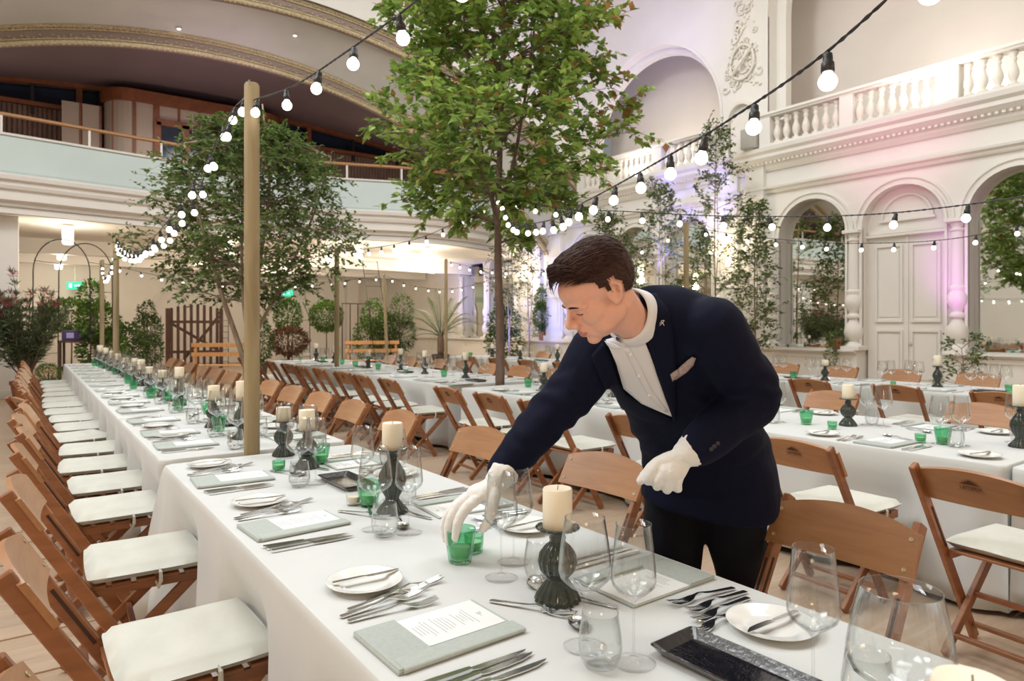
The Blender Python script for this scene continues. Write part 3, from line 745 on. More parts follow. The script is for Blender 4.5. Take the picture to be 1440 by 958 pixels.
# head frame
def cam2w(x, y, z): return CR*x+Vector((0, 0, y))-CF*z
fwd = cam2w(-.82, -.50, .20).normalized(); upv = cam2w(-.42, .80, .24); upv = (upv-fwd*upv.dot(fwd)).normalized(); lef = upv.cross(fwd)
HC = W(842, 411, 1.77); HM_ = Matrix((fwd, lef, upv)).transposed(); HS = 1.0
def H(x, y, z): return HC+HM_ @ Vector((x, y, z))*HS
def head_parts(mb):
    E = lambda c, r: ell(mb, H(*c), [q*HS for q in r], HM_, 20, 14)
    E((-.016, 0, .036), (.098, .077, .086)); E((.030, 0, -.022), (.060, .061, .080)); E((.030, 0, -.075), (.055, .050, .036)); E((.066, 0, -.100), (.020, .021, .017))
    E((.050, 0, .036), (.050, .060, .050))
    for s in (-1, 1):
        E((.0, s*.040, -.050), (.040, .026, .036)); E((.050, s*.036, -.030), (.034, .028, .030)); E((.030, s*.036, -.064), (.042, .024, .030))
        E((.0725, s*.030, -.010), (.0135, .0165, .0125))
        chain(mb, [H(.088, s*.004, .006), H(.086, s*.028, .010), H(.070, s*.050, .004)], [.0085, .010, .009])
        E((.100, s*.0125, -.046), (.010, .0075, .008))
        # ear
        pts = [H(-.010+.017*math.cos(a)*(1.05 if a < PI else .85)-.004*math.sin(a), s*(.077+.007*math.cos(a+PI)), -.000+.0245*math.sin(a)) for a in [2*PI*i/18 for i in range(18)]]
        mb.tube(pts+[pts[0]], .0048, 8); E((-.008, s*.0745, -.006), (.013, .0042, .020)); E((-.003, s*.076, -.024), (.008, .0045, .008)); E((.006, s*.075, -.006), (.006, .006, .009))
    chain(mb, [H(.088, 0, .006), H(.101, 0, -.016), H(.115, 0, -.034)], [.0085, .0085, .0095]); E((.113, 0, -.039), (.0105, .0105, .009)); E((.098, 0, -.040), (.014, .013, .012))
    E((.072, 0, -.066), (.024, .030, .024)); E((.091, 0, -.0655), (.0085, .023, .0062)); E((.0885, 0, -.077), (.0095, .020, .0068))
bm_ = MB(); head_parts(bm_)
NB = Vector((1.385, 1.325, 1.475))
chain(bm_, [H(-.030, 0, -.045), (H(-.035, 0, -.10)+NB)/2+Vector((0, 0, -.01)), NB+Vector((.03, 0, -.05))], [.056, .050, .036])
chain(bm_, [H(-.005, 0, -.06), NB+Vector((-.01, -.0, -.03))], [.045, .045])
loft(bm_, sections(.80)[:-2])
chain(bm_, [Vector((1.50, 1.34, 1.41)), RS], [.05, .05]); chain(bm_, [Vector((1.50, 1.34, 1.41)), LS], [.05, .05])
chain(bm_, [RS, RE, RW], [.058, .045, .032]); chain(bm_, [LS, LE, LW], [.058, .046, .032])
RH, RK, RA = Vector((1.91, 1.61, .92)), Vector((1.99, 1.71, .5)), Vector((2.09, 1.80, .09))
LH, LK, LA = Vector((1.97, 1.45, .92)), Vector((2.16, 1.535, .5)), Vector((2.28, 1.56, .09))
chain(bm_, [RH, RK, RA], [.09, .058, .04]); chain(bm_, [LH, LK, LA], [.09, .058, .04])
body = toworld(remesh(bm_, .0032, 7, 'body', .5))
body.materials.append(M['skin']); body.materials.append(M['lip'])
inv = HM_.transposed()
mi = []
for p in body.polygons:
    c = inv @ ((p.center+BASE)-HC)/HS; k_ = 0
    if abs(c.y) < .0235 and c.x > .0845:
        q = abs(c.y)/.0235
        if -.083+.010*q*q < c.z < -.0605-.0075*q*q: k_ = 1
    mi.append(k_)
body.polygons.foreach_set('material_index', mi)
link('body', body, None, man)
hbvh = BVHTree.FromPolygons([inv @ ((v.co+BASE)-HC)/HS for v in body.vertices], [tuple(p.vertices) for p in body.polygons])
def onhead(x, y, z, off=0):
    """point on the head surface seen from the head's inside outwards"""
    d = Vector((x, y, z)); o = Vector((-.01, 0, -.01)); dr = (d-o).normalized()
    h = hbvh.ray_cast(o+dr*.25, -dr)
    return (h[0]+dr*off) if h[0] is not None else d
def Hv(p): return H(*p)-BASE
# eyebrows, lashes, nostril shade, inner ear
q = MB()
for s in (-1, 1):
    pts = [onhead(.090, s*(.009+.042*u), .0060+.0030*math.sin(u*PI)+.001*u, .001) for u in [i/10 for i in range(11)]]
    n_ = len(pts); vs = []; fs = []
    for i, p in enumerate(pts):
        h = .0032*math.sin(PI*(.12+.86*i/(n_-1)))**.6
        for (dz, dd) in ((-h, 0), (0, .002), (h, 0)): vs.append(Hv(Vector((p.x+dd, p.y+s*dd*.5, p.z+dz))))
    for i in range(n_-1):
        for k_ in range(2): a = i*3+k_; fs.append((a, a+1, a+4, a+3))
    q.add(vs, fs)
q.build('eyebrows', M['hair'], man, smooth=True)
for s, nm in ((-1, 'r'), (1, 'l')):
    pts = [Hv(onhead(.085, s*(.016+.031*u), -.0135-.002*math.sin(u*PI)-.001*u, .0010)) for u in [i/8 for i in range(9)]]
    MB().tube(pts, [.0003, .0006, .0009, .0010, .0011, .0012, .0012, .0012, .0008], 6).build('eyelashes', M['hair'], man)
# hair: a thick cap with swept strands
def hair_in(d):
    """is this head-surface direction covered by hair (local unit direction)"""
    x, y, z = d; ay = abs(y)
    if z > .60: return x < .96
    if x > .70: return z > .43+.04*ay
    if x > .48: return z > .32-.5*(.70-x)
    if x > .30: return z > -.02
    if x > .14 and ay > .6: return z > -.22
    if x > -.10 and ay > .6: return z > .14
    if x > -.32 and ay > .6: return z > .02-.9*(-.10-x)
    return z > -.62
cc = Vector((-.016, 0, .030))
def hair_r(d):
    h = hbvh.ray_cast(cc+d*.3, -d); r = (h[0]-cc).length if h[0] is not None else .09
    r = min(r, .125)
    top = max(0, d.z-.15); fr = max(0, d.x)
    if abs(d.y) > .75 and d.z < .2: r = min(r, .080)
    r += .004+.015*min(1, top*1.6)+.016*max(0, min(1, (fr-.25)*2.0))*min(1, top*3)
    return r+.0022*noise.noise(Vector((d.x*3, d.y*16, d.z*12)))
n1, n2 = 230, 150; vs = []; fs = []; inn = []
for j in range(n2+1):
    ph = PI/2-(PI*.78)*j/n2
    for i in range(n1):
        th = 2*PI*i/n1; d = Vector((math.cos(ph)*math.cos(th), math.cos(ph)*math.sin(th), math.sin(ph)))
        ok = hair_in(d); inn.append(ok); r = hair_r(d); vs.append(Hv(cc+d*r))
for j in range(n2):
    for i in range(n1):
        a, b, c, e = j*n1+i, j*n1+(i+1) % n1, (j+1)*n1+(i+1) % n1, (j+1)*n1+i
        if inn[a] and inn[b] and inn[c] and inn[e]: fs.append((a, e, c, b))
hm = MB().add(vs, fs)
rh = random.Random(4)
def strand(d, L, w_, lift, dirv):
    pts = []; p = cc+d*(hair_r(d)-.002); n_ = 5
    for k_ in range(n_+1):
        dd = (p-cc).normalized(); t = dirv-dd*dirv.dot(dd); t.normalize()
        pts.append(Hv(p)); p = p+t*(L/n_); dd = (p-cc).normalized(); p = cc+dd*(hair_r(dd)-.001+lift*((k_+1)/n_)**1.5)
    hm.tube(pts, [w_*.7, w_, w_, w_*.8, w_*.5, w_*.12], 4, cap=False)
cnt = 0
while cnt < 1900:
    d = Vector((rh.gauss(0, 1), rh.gauss(0, 1), rh.gauss(.3, 1))).normalized()
    if not hair_in(d) or not hair_in((d+Vector((.10, 0, -.03))).normalized()): continue
    top = d.z > .35
    L = rh.uniform(.03, .055) if top else rh.uniform(.008, .016)
    dv = Vector((1, rh.uniform(-.45, .15), .15)) if top else Vector((-.35, 0, -1))
    strand(d, L, rh.uniform(.0012, .0026) if top else .0008, .003+.006*max(0, d.x) if top else .0003, dv); cnt += 1
# the fringe swept up and forward
for i in range(130):
    y = rh.uniform(-.62, .62); d = Vector((rh.uniform(.62, .78), y, rh.uniform(.50, .8))).normalized()
    strand(d, rh.uniform(.010, .020), rh.uniform(.0016, .003), .016, Vector((1, .1*y, .6)))
hair = hm.build('hair', M['hair'], man, smooth=True, fix=False)
so = hair.modifiers.new('t', 'SOLIDIFY'); so.thickness = .0008

# jacket
jm = MB(); loft(jm, sections(1.0))
chain(jm, [Vector((1.50, 1.34, 1.43)), RS], [.085, .083]); chain(jm, [Vector((1.50, 1.34, 1.43)), LS], [.085, .088])
chain(jm, [RS, (RS+RE)/2+Vector((.01, 0, -.01)), RE, (RE+RW)/2, RW+(RE-RW)*.10], [.087, .080, .072, .064, .054])
chain(jm, [LS, (LS+LE)/2, LE, (LE+LW)/2, LW+(LE-LW)*.08], [.090, .082, .074, .066, .054])
jk = remesh(jm, .0065, 10, 'jacket', .6)
# cloth folds: at the elbows, across the waist, along the back
def fold(c, amp):
    return amp
def displace(me, fn):
    N = [v.normal.copy() for v in me.vertices]; P_ = [v.co.copy() for v in me.vertices]; out = []
    for p, n_ in zip(P_, N): out.extend(fn(p, n_))
    me.vertices.foreach_set('co', out); me.update()
def jfold(p, n_):
    k_ = 0
    for (E_, A_) in ((RE, RS-RW), (LE, LS-LW)):
        d = (p-E_).length; a = A_.normalized(); s_ = (p-E_).dot(a)
        k_ += .0042*math.exp(-(d/.14)**2)*math.sin(s_*80+5*noise.noise(p*11))+.003*math.exp(-(d/.25)**2)*noise.noise(p*22)
    k_ += .0045*noise.noise(Vector((p.x*9, p.y*9, p.z*5)))*1.0
    w_ = math.exp(-((p.z-1.08)/.13)**2)*math.exp(-max(0, (p-Vector((1.7, 1.42, 1.1))).length-.25)*9)
    k_ += .006*w_*math.sin((p.z*60+p.y*30)+3*noise.noise(p*7))
    return p+n_*k_
displace(jk, jfold)
toworld(jk); jk.materials.append(M['suit']); jo = link('jacket', jk, None, man, smooth=True)
jb = worldbvh(jk)
def hit(px, py, off, bv=None):
    d = (W(px, py, 1)-CP).normalized(); h = (bv or jb).ray_cast(CP, d)
    if h[0] is None:
        return None
    n_ = h[1] if h[1].dot(d) < 0 else -h[1]
    return h[0]-d*off*.4+n_*off*.6
def patch(name, m, A, B, off, nu=14, nv=6, thick=.003, bulge=0, par=None, bv=None):
    """cloth piece lying on the jacket between the two outlines A and B"""
    def samp(P, u):
        t = u*(len(P)-1); i = min(int(t), len(P)-2); f = t-i
        return (P[i][0]*(1-f)+P[i+1][0]*f, P[i][1]*(1-f)+P[i+1][1]*f)
    vs = []; fs = []; last = None
    for i in range(nu+1):
        a = samp(A, i/nu); b = samp(B, i/nu)
        for j in range(nv+1):
            f = j/nv; h = hit(a[0]*(1-f)+b[0]*f, a[1]*(1-f)+b[1]*f, off+bulge*math.sin(PI*f), bv)
            if h is None: h = last or W(a[0], a[1], 1.9)
            last = h; vs.append(h-BASE)
    for i in range(nu):
        for j in range(nv): a = i*(nv+1)+j; fs.append((a, a+1, a+nv+2, a+nv+1))
    o = MB().add(vs, fs).build(name, m, par or man, smooth=True, fix=False)
    if par is not None and par is not man: pass
    s = o.modifiers.new('t', 'SOLIDIFY'); s.thickness = thick; s.offset = 0
    return o
# shirt front, placket, collar
patch('shirt', M['shirt'], [(853, 478), (868, 512), (878, 545), (903, 566), (944, 584)], [(900, 462), (914, 496), (926, 530), (936, 560), (946, 584)], .008, 20, 8, .002)
patch('shirt_placket', M['shirt'], [(878, 488), (893, 520), (910, 552), (935, 577)], [(886, 486), (903, 518), (919, 550), (940, 577)], .0105, 16, 3, .002)
for i, (x, y) in enumerate(((888, 496), (899, 526), (914, 553))):
    h = hit(x, y, .014); MB().lathe([(0, -.001), (.0045, -.001), (.005, 0), (.004, .0012), (0, .0008)], 12).build('shirt_button', M['paper'], man, h-BASE, (CP-h).to_track_quat('Z', 'Y').to_euler())
# lapels: our right one with notch and pin, our left one beside the chin
patch('lapel', M['suit'], [(900, 416), (905, 440), (911, 480), (924, 525), (937, 560), (948, 590)], [(925, 414), (934, 428), (940, 438), (950, 490), (950, 540), (950, 590)], .008, 20, 6, .004, .003)
patch('lapel', M['suit'], [(848, 482), (858, 500), (868, 530), (880, 552), (912, 572), (946, 588)], [(832, 500), (838, 520), (850, 548), (874, 572), (905, 590), (944, 596)], .007, 18, 5, .004, .003)

h = hit(930, 453, .016)
pn = MB()
for a, b in (((-.006, -.007), (.003, .0)), ((.003, 0), (.0075, .007)), ((-.002, .006), (.004, -.002)), ((-.006, -.001), (.001, .002)), ((.004, -.002), (.007, -.007)), ((.0, .0065), (.007, .0068))):
    pn.tube([W(930, 453, h.dot(CF))*0+h-BASE+CR*a[0]+Vector((0, 0, a[1])), h-BASE+CR*b[0]+Vector((0, 0, b[1]))], .0009, 6)
pn.build('lapel_pin', M['pin'], man)
patch('pocket_square', M['pocket'], [(945, 527), (950, 521), (958, 513), (967, 505), (974, 500)], [(948, 534), (956, 529), (966, 522), (975, 512), (979, 502)], .007, 12, 6, .003, .004)
patch('pocket_square', M['pocket'], [(943, 524), (948, 520), (953, 517)], [(946, 534), (951, 529), (956, 524)], .012, 8, 4, .003, .003)
# stand collar of the shirt around the neck and its two points
cn = (H(-.030, 0, -.085)+NB)/2; ax = (H(-.02, 0, -.05)-NB).normalized(); sx = (lef-ax*lef.dot(ax)).normalized(); fy = sx.cross(ax)
if fy.dot(fwd) < 0: fy = -fy
vs = []; fs = []; n_ = 40
CN = NB+ax*.030+Vector((-.012, -.002, -.005))
for i in range(n_+1):
    a = R(-90)+R(16)+(2*PI-R(32))*i/n_          # opening under the chin
    a = R(90)+R(10)+(2*PI-R(20))*i/n_
    fr = (1+math.sin(a))/2
    for (rr, zz) in ((.079, -.030-.012*fr), (.076, -.004), (.070, .026-.022*fr), (.0665, .026-.022*fr), (.068, -.03)):
        vs.append(CN+sx*(rr*math.cos(a))+fy*(rr*1.02*math.sin(a))+ax*zz-BASE)
for i in range(n_):
    for k_ in range(4): a = i*5+k_; fs.append((a, a+1, a+6, a+5))
MB().add(vs, fs).build('shirt_collar', M['shirt'], man, smooth=True)
patch('shirt_collar', M['shirt'], [(889, 414), (893, 428), (890, 462), (886, 478)], [(900, 414), (905, 430), (905, 462), (889, 481)], .020, 12, 5, .002, .004)
patch('shirt_collar', M['shirt'], [(852, 480), (857, 486), (863, 488)], [(868, 482), (872, 484), (876, 487)], .016, 8, 4, .002, .002)
# jacket buttons on the sleeve
for (x, y) in ((1000, 632), (1004, 628), (1009, 624)):
    h = hit(x, y, .003)
    if h is not None: MB().lathe([(0, 0), (.006, 0), (.006, .002), (0, .003)], 12).build('sleeve_button', M['button'], man, h-BASE, (CP-h).to_track_quat('Z', 'Y').to_euler())
# trousers and shoes
tm = MB(); chain(tm, [RH, (RH+RK)/2+Vector((-.01, .01, 0)), RK, RA+Vector((0, 0, .02))], [.125, .112, .095, .078]); chain(tm, [LH, (LH+LK)/2, LK, LA+Vector((0, 0, .02))], [.125, .108, .090, .076])
ell(tm, (1.94, 1.52, .90), (.15, .19, .12))
tr = remesh(tm, .009, 8, 'trousers', .6)
def tfold(p, n_):
    q = p+n_*(.006*noise.noise(Vector((p.x*8, p.y*8, p.z*4)))); q.z = max(q.z, .045); return q
displace(tr, tfold)
toworld(tr); tr.materials.append(M['trouser']); link('trousers', tr, None, man)
for A_ in (RA, LA):
    sm = MB(); dr = Vector((-.9, -.25, 0)).normalized(); sd = Vector((.25, -.9, 0)).normalized()
    b = Vector((A_.x, A_.y, 0)); M3 = Matrix((dr, sd, Vector((0, 0, 1)))).transposed()
    ell(sm, b+dr*.09+Vector((0, 0, .038)), (.11, .045, .036), M3); ell(sm, b-dr*.01+Vector((0, 0, .055)), (.055, .038, .055), M3); sm.box(b+dr*.06+Vector((0, 0, .010)), (.27, .085, .018), M3, bev=.006)
    me = remesh(sm, .006, 4, 'shoe'); toworld(me); me.materials.append(M['shoe']); link('shoe', me, None, man)
# gloves with five fingers each
def hand(wr, palm, kn, fing, thumb, cuff, fill, fr):
    mb = MB(); chain(mb, [cuff, wr], [.047, .038]); ell(mb, fill[0], fill[1])
    for k_ in kn: chain(mb, [wr+(k_-wr)*.12, wr+(k_-wr)*.6, k_], [.021, .0195, .0140])
    ell(mb, palm, (.033, .033, .024))
    for k_, (a, b, c) in zip(kn, fing): chain(mb, [k_, a, b, c], [fr, fr*.95, fr*.88, fr*.76], 12, 4)
    a, b, c = thumb; chain(mb, [wr+(a-wr)*.35, a, b, c], [.022, .0185, .0160, .0128], 12, 4)
    me = remesh(mb, .0026, 4, 'glove', .5)
    displace(me, lambda p, n_: p+n_*(.0011*noise.noise(p*70)+.0014*noise.noise(p*34)))
    toworld(me); me.materials.append(M['glove']); return link('glove', me, None, man)
hand(W(700, 675, 1.985), W(678, 690, 1.98),
     [W(670, 703, 1.945), W(660, 699, 1.97), W(655, 700, 1.995), W(658, 706, 2.02)],
     [(W(656, 715, 1.94), W(644, 735, 1.937), W(641, 757, 1.945)), (W(645, 712, 1.965), W(632, 735, 1.962), W(631, 762, 1.968)),
      (W(640, 713, 1.995), W(626, 734, 2.0), W(627, 758, 2.0)), (W(645, 718, 2.025), W(632, 735, 2.035), W(634, 751, 2.035))],
     (W(694, 702, 1.95), W(691, 722, 1.945), W(680, 744, 1.953)), W(709, 664, 1.99), (W(676, 694, 1.98), (.045, .040, .030)), .0162)
hand(W(965, 638, 1.84), W(944, 656, 1.835),
     [W(924, 652, 1.825), W(934, 660, 1.82), W(944, 667, 1.82), W(954, 672, 1.825)],
     [(W(915, 664, 1.82), W(911, 677, 1.835), W(918, 670, 1.865)), (W(926, 674, 1.815), W(924, 684, 1.835), W(929, 675, 1.868)),
      (W(939, 680, 1.815), W(938, 689, 1.835), W(942, 680, 1.868)), (W(952, 681, 1.82), W(953, 687, 1.84), W(953, 680, 1.868))],
     (W(925, 652, 1.86), W(911, 665, 1.862), W(901, 676, 1.855)), W(972, 634, 1.85), (W(941, 663, 1.835), (.046, .040, .034)), .0150)
# shirt cuff and rolled glove cuffs
for (p, q_, r_) in ((RW, RE, .050), (LW, LE, .050)):
    d = (q_-p).normalized(); MB().tube([p+d*.012-BASE, p+d*.045-BASE], [r_*.92, r_*.95], 20, cap=False).build('shirt_cuff', M['shirt'], man, smooth=True)
# ------------------------------------------------------------------ tables and their cloths
ZT = .75
CH = {('1', 'L'): [1.3, 2.24, 3.19, 4.12, 4.78, 5.46, 6.17, 6.88, 7.56, 8.26, 8.95, 9.7, 10.4, 11.2, 12.0, 12.8, 13.6],
      ('1', 'R'): [1.14, 2.2, 3.2, 4.2, 5.0, 5.75, 6.5, 7.3, 8.1, 8.9, 9.7, 10.5, 11.4, 12.3, 13.2],
      ('2', 'L'): [1.08, 1.94, 3.1, 4.12, 4.8, 5.5, 6.75, 7.45, 8.15, 8.95, 9.6, 10.3, 11.2, 12.0, 12.8],
      ('2', 'R'): [1.2, 2.06, 3.2, 4.1, 5.0, 5.9, 7.0, 7.8, 8.6, 9.4, 10.2, 11.2, 12.0],
      ('3', 'L'): [2.27, 3.14, 4.05, 4.95, 5.8, 7.3, 8.2, 9.1, 10.0, 10.9],
      ('3', 'R'): [2.5, 3.35, 4.2, 5.05, 5.9, 7.3, 8.2, 9.1, 10.0, 10.9, 11.8]}
ROWN = {1: 'left', 2: 'middle', 3: 'wall'}
def table(x0, x1, y0, y1, lab):
    t = thing('banquet_table', lab, 'table', ((x0+x1)/2, (y0+y1)/2, 0))
    dx, dy = x1-x0-.06, y1-y0-.06
    MB().box((0, 0, .725), (dx, dy, .035), bev=.005).build('tabletop', M['gate'], t)
    lg = MB().box((0, 0, .355), (.045, .045, .705)).mesh('leg'); lg.materials.append(M['iron'])
    for sx in (-1, 1):
        for sy in (-1, 1): link('leg', lg, None, t, (sx*(dx/2-.16), sy*(dy/2-.2), 0))
def cloth(x0, x1, y0, y1, seed, lab, corner=0, push=((), ())):
    rs = random.Random(seed); cx, cy = (x0+x1)/2, (y0+y1)/2; hx, hy = (x1-x0)/2, (y1-y0)/2
    P = []                                     # perimeter points: position, outward normal, closeness to a corner, is-long-side
    step = .045; rc = .03
    def side(a, b, nx, ny, long):
        n = max(2, int(math.hypot(b[0]-a[0], b[1]-a[1])/step))
        for i in range(n+1):
            u = i/n; q = (a[0]+(b[0]-a[0])*u, a[1]+(b[1]-a[1])*u)
            L = math.hypot(b[0]-a[0], b[1]-a[1]); d = min(u, 1-u)*L
            P.append((q[0], q[1], nx, ny, max(0, 1-d/.28), long))
    side((hx, -hy+rc), (hx, hy-rc), 1, 0, 1); side((hx-rc, hy), (-hx+rc, hy), 0, 1, 0)
    side((-hx, hy-rc), (-hx, -hy+rc), -1, 0, 1); side((-hx+rc, -hy), (hx-rc, -hy), 0, -1, 0)
    n = len(P); rows = []
    rows.append([(p[0]*(1-.02/hx), p[1]*(1-.02/hy), ZT) for p in P])
    rows.append([(p[0]*(1-.004/hx), p[1]*(1-.004/hy), ZT-.001) for p in P])
    rows.append([(p[0], p[1], ZT-.008) for p in P])
    H = [.03, .08, .15, .23, .32, .42, .52, .62, .715]
    ph = [rs.uniform(0, 6.3) for _ in range(6)]
    for h in H:
        r = []
        for i, (x, y, nx, ny, c, lg) in enumerate(P):
            s = x*1.0+y*1.0
            f = h/.72
            wv = .5+.5*math.sin(s*7.3+ph[0]+.8*math.sin(s*2.1+ph[1])); w2 = .5+.5*math.sin(s*17+ph[2])
            o = (.012*f+.016*f*f*wv+.006*f*w2) if lg else (.004*f)
            cf = c*c*(.5+.5*math.sin(c*9+ph[3]))
            o += (.055*f**1.2*cf if lg else .01*f*cf)
            if corner and lg and nx < 0 and y > 0: o += corner*f**.8*c**1.5*(.6+.4*math.sin(c*14))
            if lg:
                for ct in push[0 if nx < 0 else 1]:
                    g_ = math.exp(-abs((y+cy-ct)/.245)**6)
                    if g_ > .01: o = o*(1-g_)-.085*g_*min(1, max(0, (h-.10)/.16))
            r.append((x+nx*o, y+ny*o, ZT-h+(.012*f*math.sin(s*3+ph[4]) if h > .6 else 0)))
        rows.append(r)
    vs = [q for r in rows for q in r]; fs = []
    for j in range(len(rows)-1):
        for i in range(n): fs.append((j*n+i, j*n+(i+1) % n, (j+1)*n+(i+1) % n, (j+1)*n+i))
    fs.append(tuple(range(n)))
    mb = MB().add(vs, fs)
    o = mb.build('tablecloth', M['linen'], None, (cx, cy, .004)); auto_smooth(o, 50)
    so = o.modifiers.new('thick', 'SOLIDIFY'); so.thickness = .0022; so.offset = 0
    tag(o, lab, 'tablecloth')
ROWS = {1: (.56, 1.56, [(-.22, 3.74), (3.86, 5.72), (5.745, 7.4), (7.425, 9.2), (9.225, 11.4), (11.56, 14.4)]),
        2: (3.9, 5.2, [(-.6, 1.25), (1.275, 6.38), (6.70, 10.84), (11.0, 13.4)]),
        3: (7.63, 8.75, [(1.5, 4.3), (4.325, 6.68), (6.92, 9.6), (9.625, 13.0)])}
for r_, (x0, x1, segs) in ROWS.items():
    for i, (a, b) in enumerate(segs):
        table(x0, x1, a, b, 'trestle table under white cloth, %s from the camera in the %s row' % (on(i+1), ROWN[r_]))
        cloth(x0, x1, a, b, r_*10+i, 'floor length white tablecloth on the %s table from the camera, %s row' % (on(i+1), ROWN[r_]), corner=.11 if (r_, i) == (1, 0) else 0,
              push=([t for t in CH[(str(r_), 'L')] if a-.2 < t < b+.2], [t for t in CH[(str(r_), 'R')] if a-.2 < t < b+.2]))

# ------------------------------------------------------------------ folding chair (faces local +X)
def upx(z): return -.21-(z-.45)*.585
def backrest_mesh():
    mb = MB(); ny = 12; vs = []; fs = []
    for i in range(ny+1):
        y = -.235+.47*i/ny; u = abs(y)/.235
        zt = .862-.036*u**2; zb = .704
        cur = -.018*(1-u*u)
        for (z, d) in ((zb, .0), (zt, .0), (zt, .016), (zb, .016)):
            vs.append((upx(z)+.016+cur+d, y, z+ (.006 if d else 0)))
    for i in range(ny):
        for k in range(4): a = i*4+k; b = i*4+(k+1) % 4; fs.append((a, b, b+4, a+4))
    fs += [(0, 1, 2, 3), tuple(reversed(range(ny*4, ny*4+4)))]
    return mb.add(vs, fs).mesh('backrest')
def cushion_mesh():
    n = 16; vs = []; fs = []
    tufts = [(-.07, -.08), (-.07, .08), (.09, -.08), (.09, .08)]
    for side in (1, -1):
        for i in range(n+1):
            for j in range(n+1):
                u, v = 2*i/n-1, 2*j/n-1
                x = .215*u*(1-.02*v*v); y = .222*v*(1-.02*u*u)
                e = max(abs(u), abs(v)); th = .030*(1-e**7)**.5 if e < .999 else 0
                if abs(u) > .99 and abs(v) > .99: x *= .985; y *= .985
                z = side*th
                if side > 0:
                    for (tx, ty) in tufts: z -= .014*math.exp(-((x-tx)**2+(y-ty)**2)/.0010)
                    z += .003*noise.noise(Vector((x*9, y*9, 1)))
                vs.append((x, y, z))
        o = 0 if side > 0 else (n+1)**2
        for i in range(n):
            for j in range(n):
                q = (o+i*(n+1)+j, o+(i+1)*(n+1)+j, o+(i+1)*(n+1)+j+1, o+i*(n+1)+j+1)
                fs.append(q if side > 0 else q[::-1])
    me = MB().add(vs, fs).mesh('cushion')
    bm = bmesh.new(); bm.from_mesh(me); bmesh.ops.remove_doubles(bm, verts=bm.verts[:], dist=.0004); bm.to_mesh(me); bm.free(); return me
def text_mesh(body, size, name='t', ext=0.0004):
    cu = bpy.data.curves.new(name, 'FONT'); cu.body = body; cu.size = size; cu.align_x = 'CENTER'; cu.extrude = ext; cu.resolution_u = 2
    o = bpy.data.objects.new(name, cu); COL.objects.link(o); bpy.context.view_layer.update()
    me = bpy.data.meshes.new_from_object(o.evaluated_get(bpy.context.evaluated_depsgraph_get())); bpy.data.objects.remove(o); return me
logo_me = None
def make_chair():
    global logo_me
    t = thing('folding_chair', 'x', 'chair')
    for s in (-1, 1):
        y = s*.213
        p, q = Vector((upx(.852), y, .852)), Vector((upx(0.004)+.0, y, .004))
        u = MB().bar(p, q, .026, .046, up=(1, 0, .3), bev=.004).build('upright', M['chair'], t)
        a = Vector((upx(.66)+.006, y-s*.0135, .66)); b = Vector((upx(.47)+.006, y-s*.0135, .47))
        MB().bar(a, b, .003, .010, up=(1, 0, .3)).build('slot', M['slot'], u)
        a = Vector((upx(.66)+.0255, y, .66)); b = Vector((upx(.47)+.0255, y, .47))
        MB().bar(a, b, .009, .003, up=(1, 0, .3)).build('slot', M['slot'], u)
        MB().bar((.17, s*.178, .425), (-.27, s*.178, .012), .024, .042, up=(1, 0, .3), bev=.003).build('leg', M['chair'], t)
        sc = MB().lathe([(.009, 0), (.009, .006), (.005, .009)], 8).build('pivot_bolt', M['steel'], t, (-.07, s*.227, .2), (R(-90*s), 0, 0))
    MB().bar((.02, -.2, .075), (.02, .2, .075), .03, .018, bev=.002).build('stretcher', M['chair'], t)
    MB().bar((-.2, -.17, .085), (-.2, .17, .085), .03, .018, bev=.002).build('stretcher', M['chair'], t)
    MB().bar((-.035, -.17, .235), (-.035, .17, .235), .022, .022, bev=.002).build('stretcher', M['chairdark'], t)
    for s in (-1, 1): o = MB().box((.0, s*.192, .432), (.40, .02, .032), bev=.003).build('seat_rail', M['chair'], t)
    for i in range(5): MB().box((-.17+.085*i, 0, .451), (.066, .40, .012), bev=.002).build('seat_slat', M['chair'], o)
    b = link('backrest', backrest_mesh(), M['chairlit'], t); auto_smooth(b, 45)
    sc = MB()
    for s in (-1, 1):
        for z in (.735, .815): sc.lathe([(.0065, 0), (.0065, .003), (.003, .003), (.003, .001)], 8, (upx(z)+.034, s*.208, z))
    sc = MB()
    for s in (-1, 1):
        for z in (.735, .815):
            mm = MB().lathe([(.0065, 0), (.0065, .002), (.0035, .002), (.003, .0005)], 10).mesh('screw'); mm.materials.append(M['gold'])
            link('screw', mm, None, b, (upx(z)+.0325, s*.211, z), (0, R(90-30), 0))
    lm = text_mesh('LEITERIA', .022)
    bm = bmesh.new(); bm.from_mesh(lm)
    for q in ([(-.04, .026), (.04, .026), (0, .046)], [(-.048, -.006), (.048, -.006), (.048, -.0045), (-.048, -.0045)]):
        vv = [bm.verts.new((x, y, .0004)) for x, y in q]; bm.faces.new(vv)
    bm.to_mesh(lm); bm.free(); logo_me = lm
    z0 = .785; lo = link('logo', lm, M['logo'], b, (upx(z0)-.0072, 0, z0))
    d = Vector((-.585, 0, 1)).normalized(); nrm = Vector((-1, 0, -.585)).normalized(); xr = d.cross(nrm)
    lo.rotation_euler = Matrix((xr, d, nrm)).transposed().to_euler()
    c = link('cushion', cushion_mesh(), M['cushion'], t, (.012, 0, .489), smooth=True)
    for s in (-1, 1):
        MB().tube([(.03, s*.217, .005), (.035, s*.226, -.01), (.036, s*.222, -.045), (.03, s*.205, -.075), (.02, s*.2, -.05)], [.002, .007, .008, .008, .004], 6).build('strap', M['cushion'], c)
    return t
chair0 = make_chair(); chair_used = False
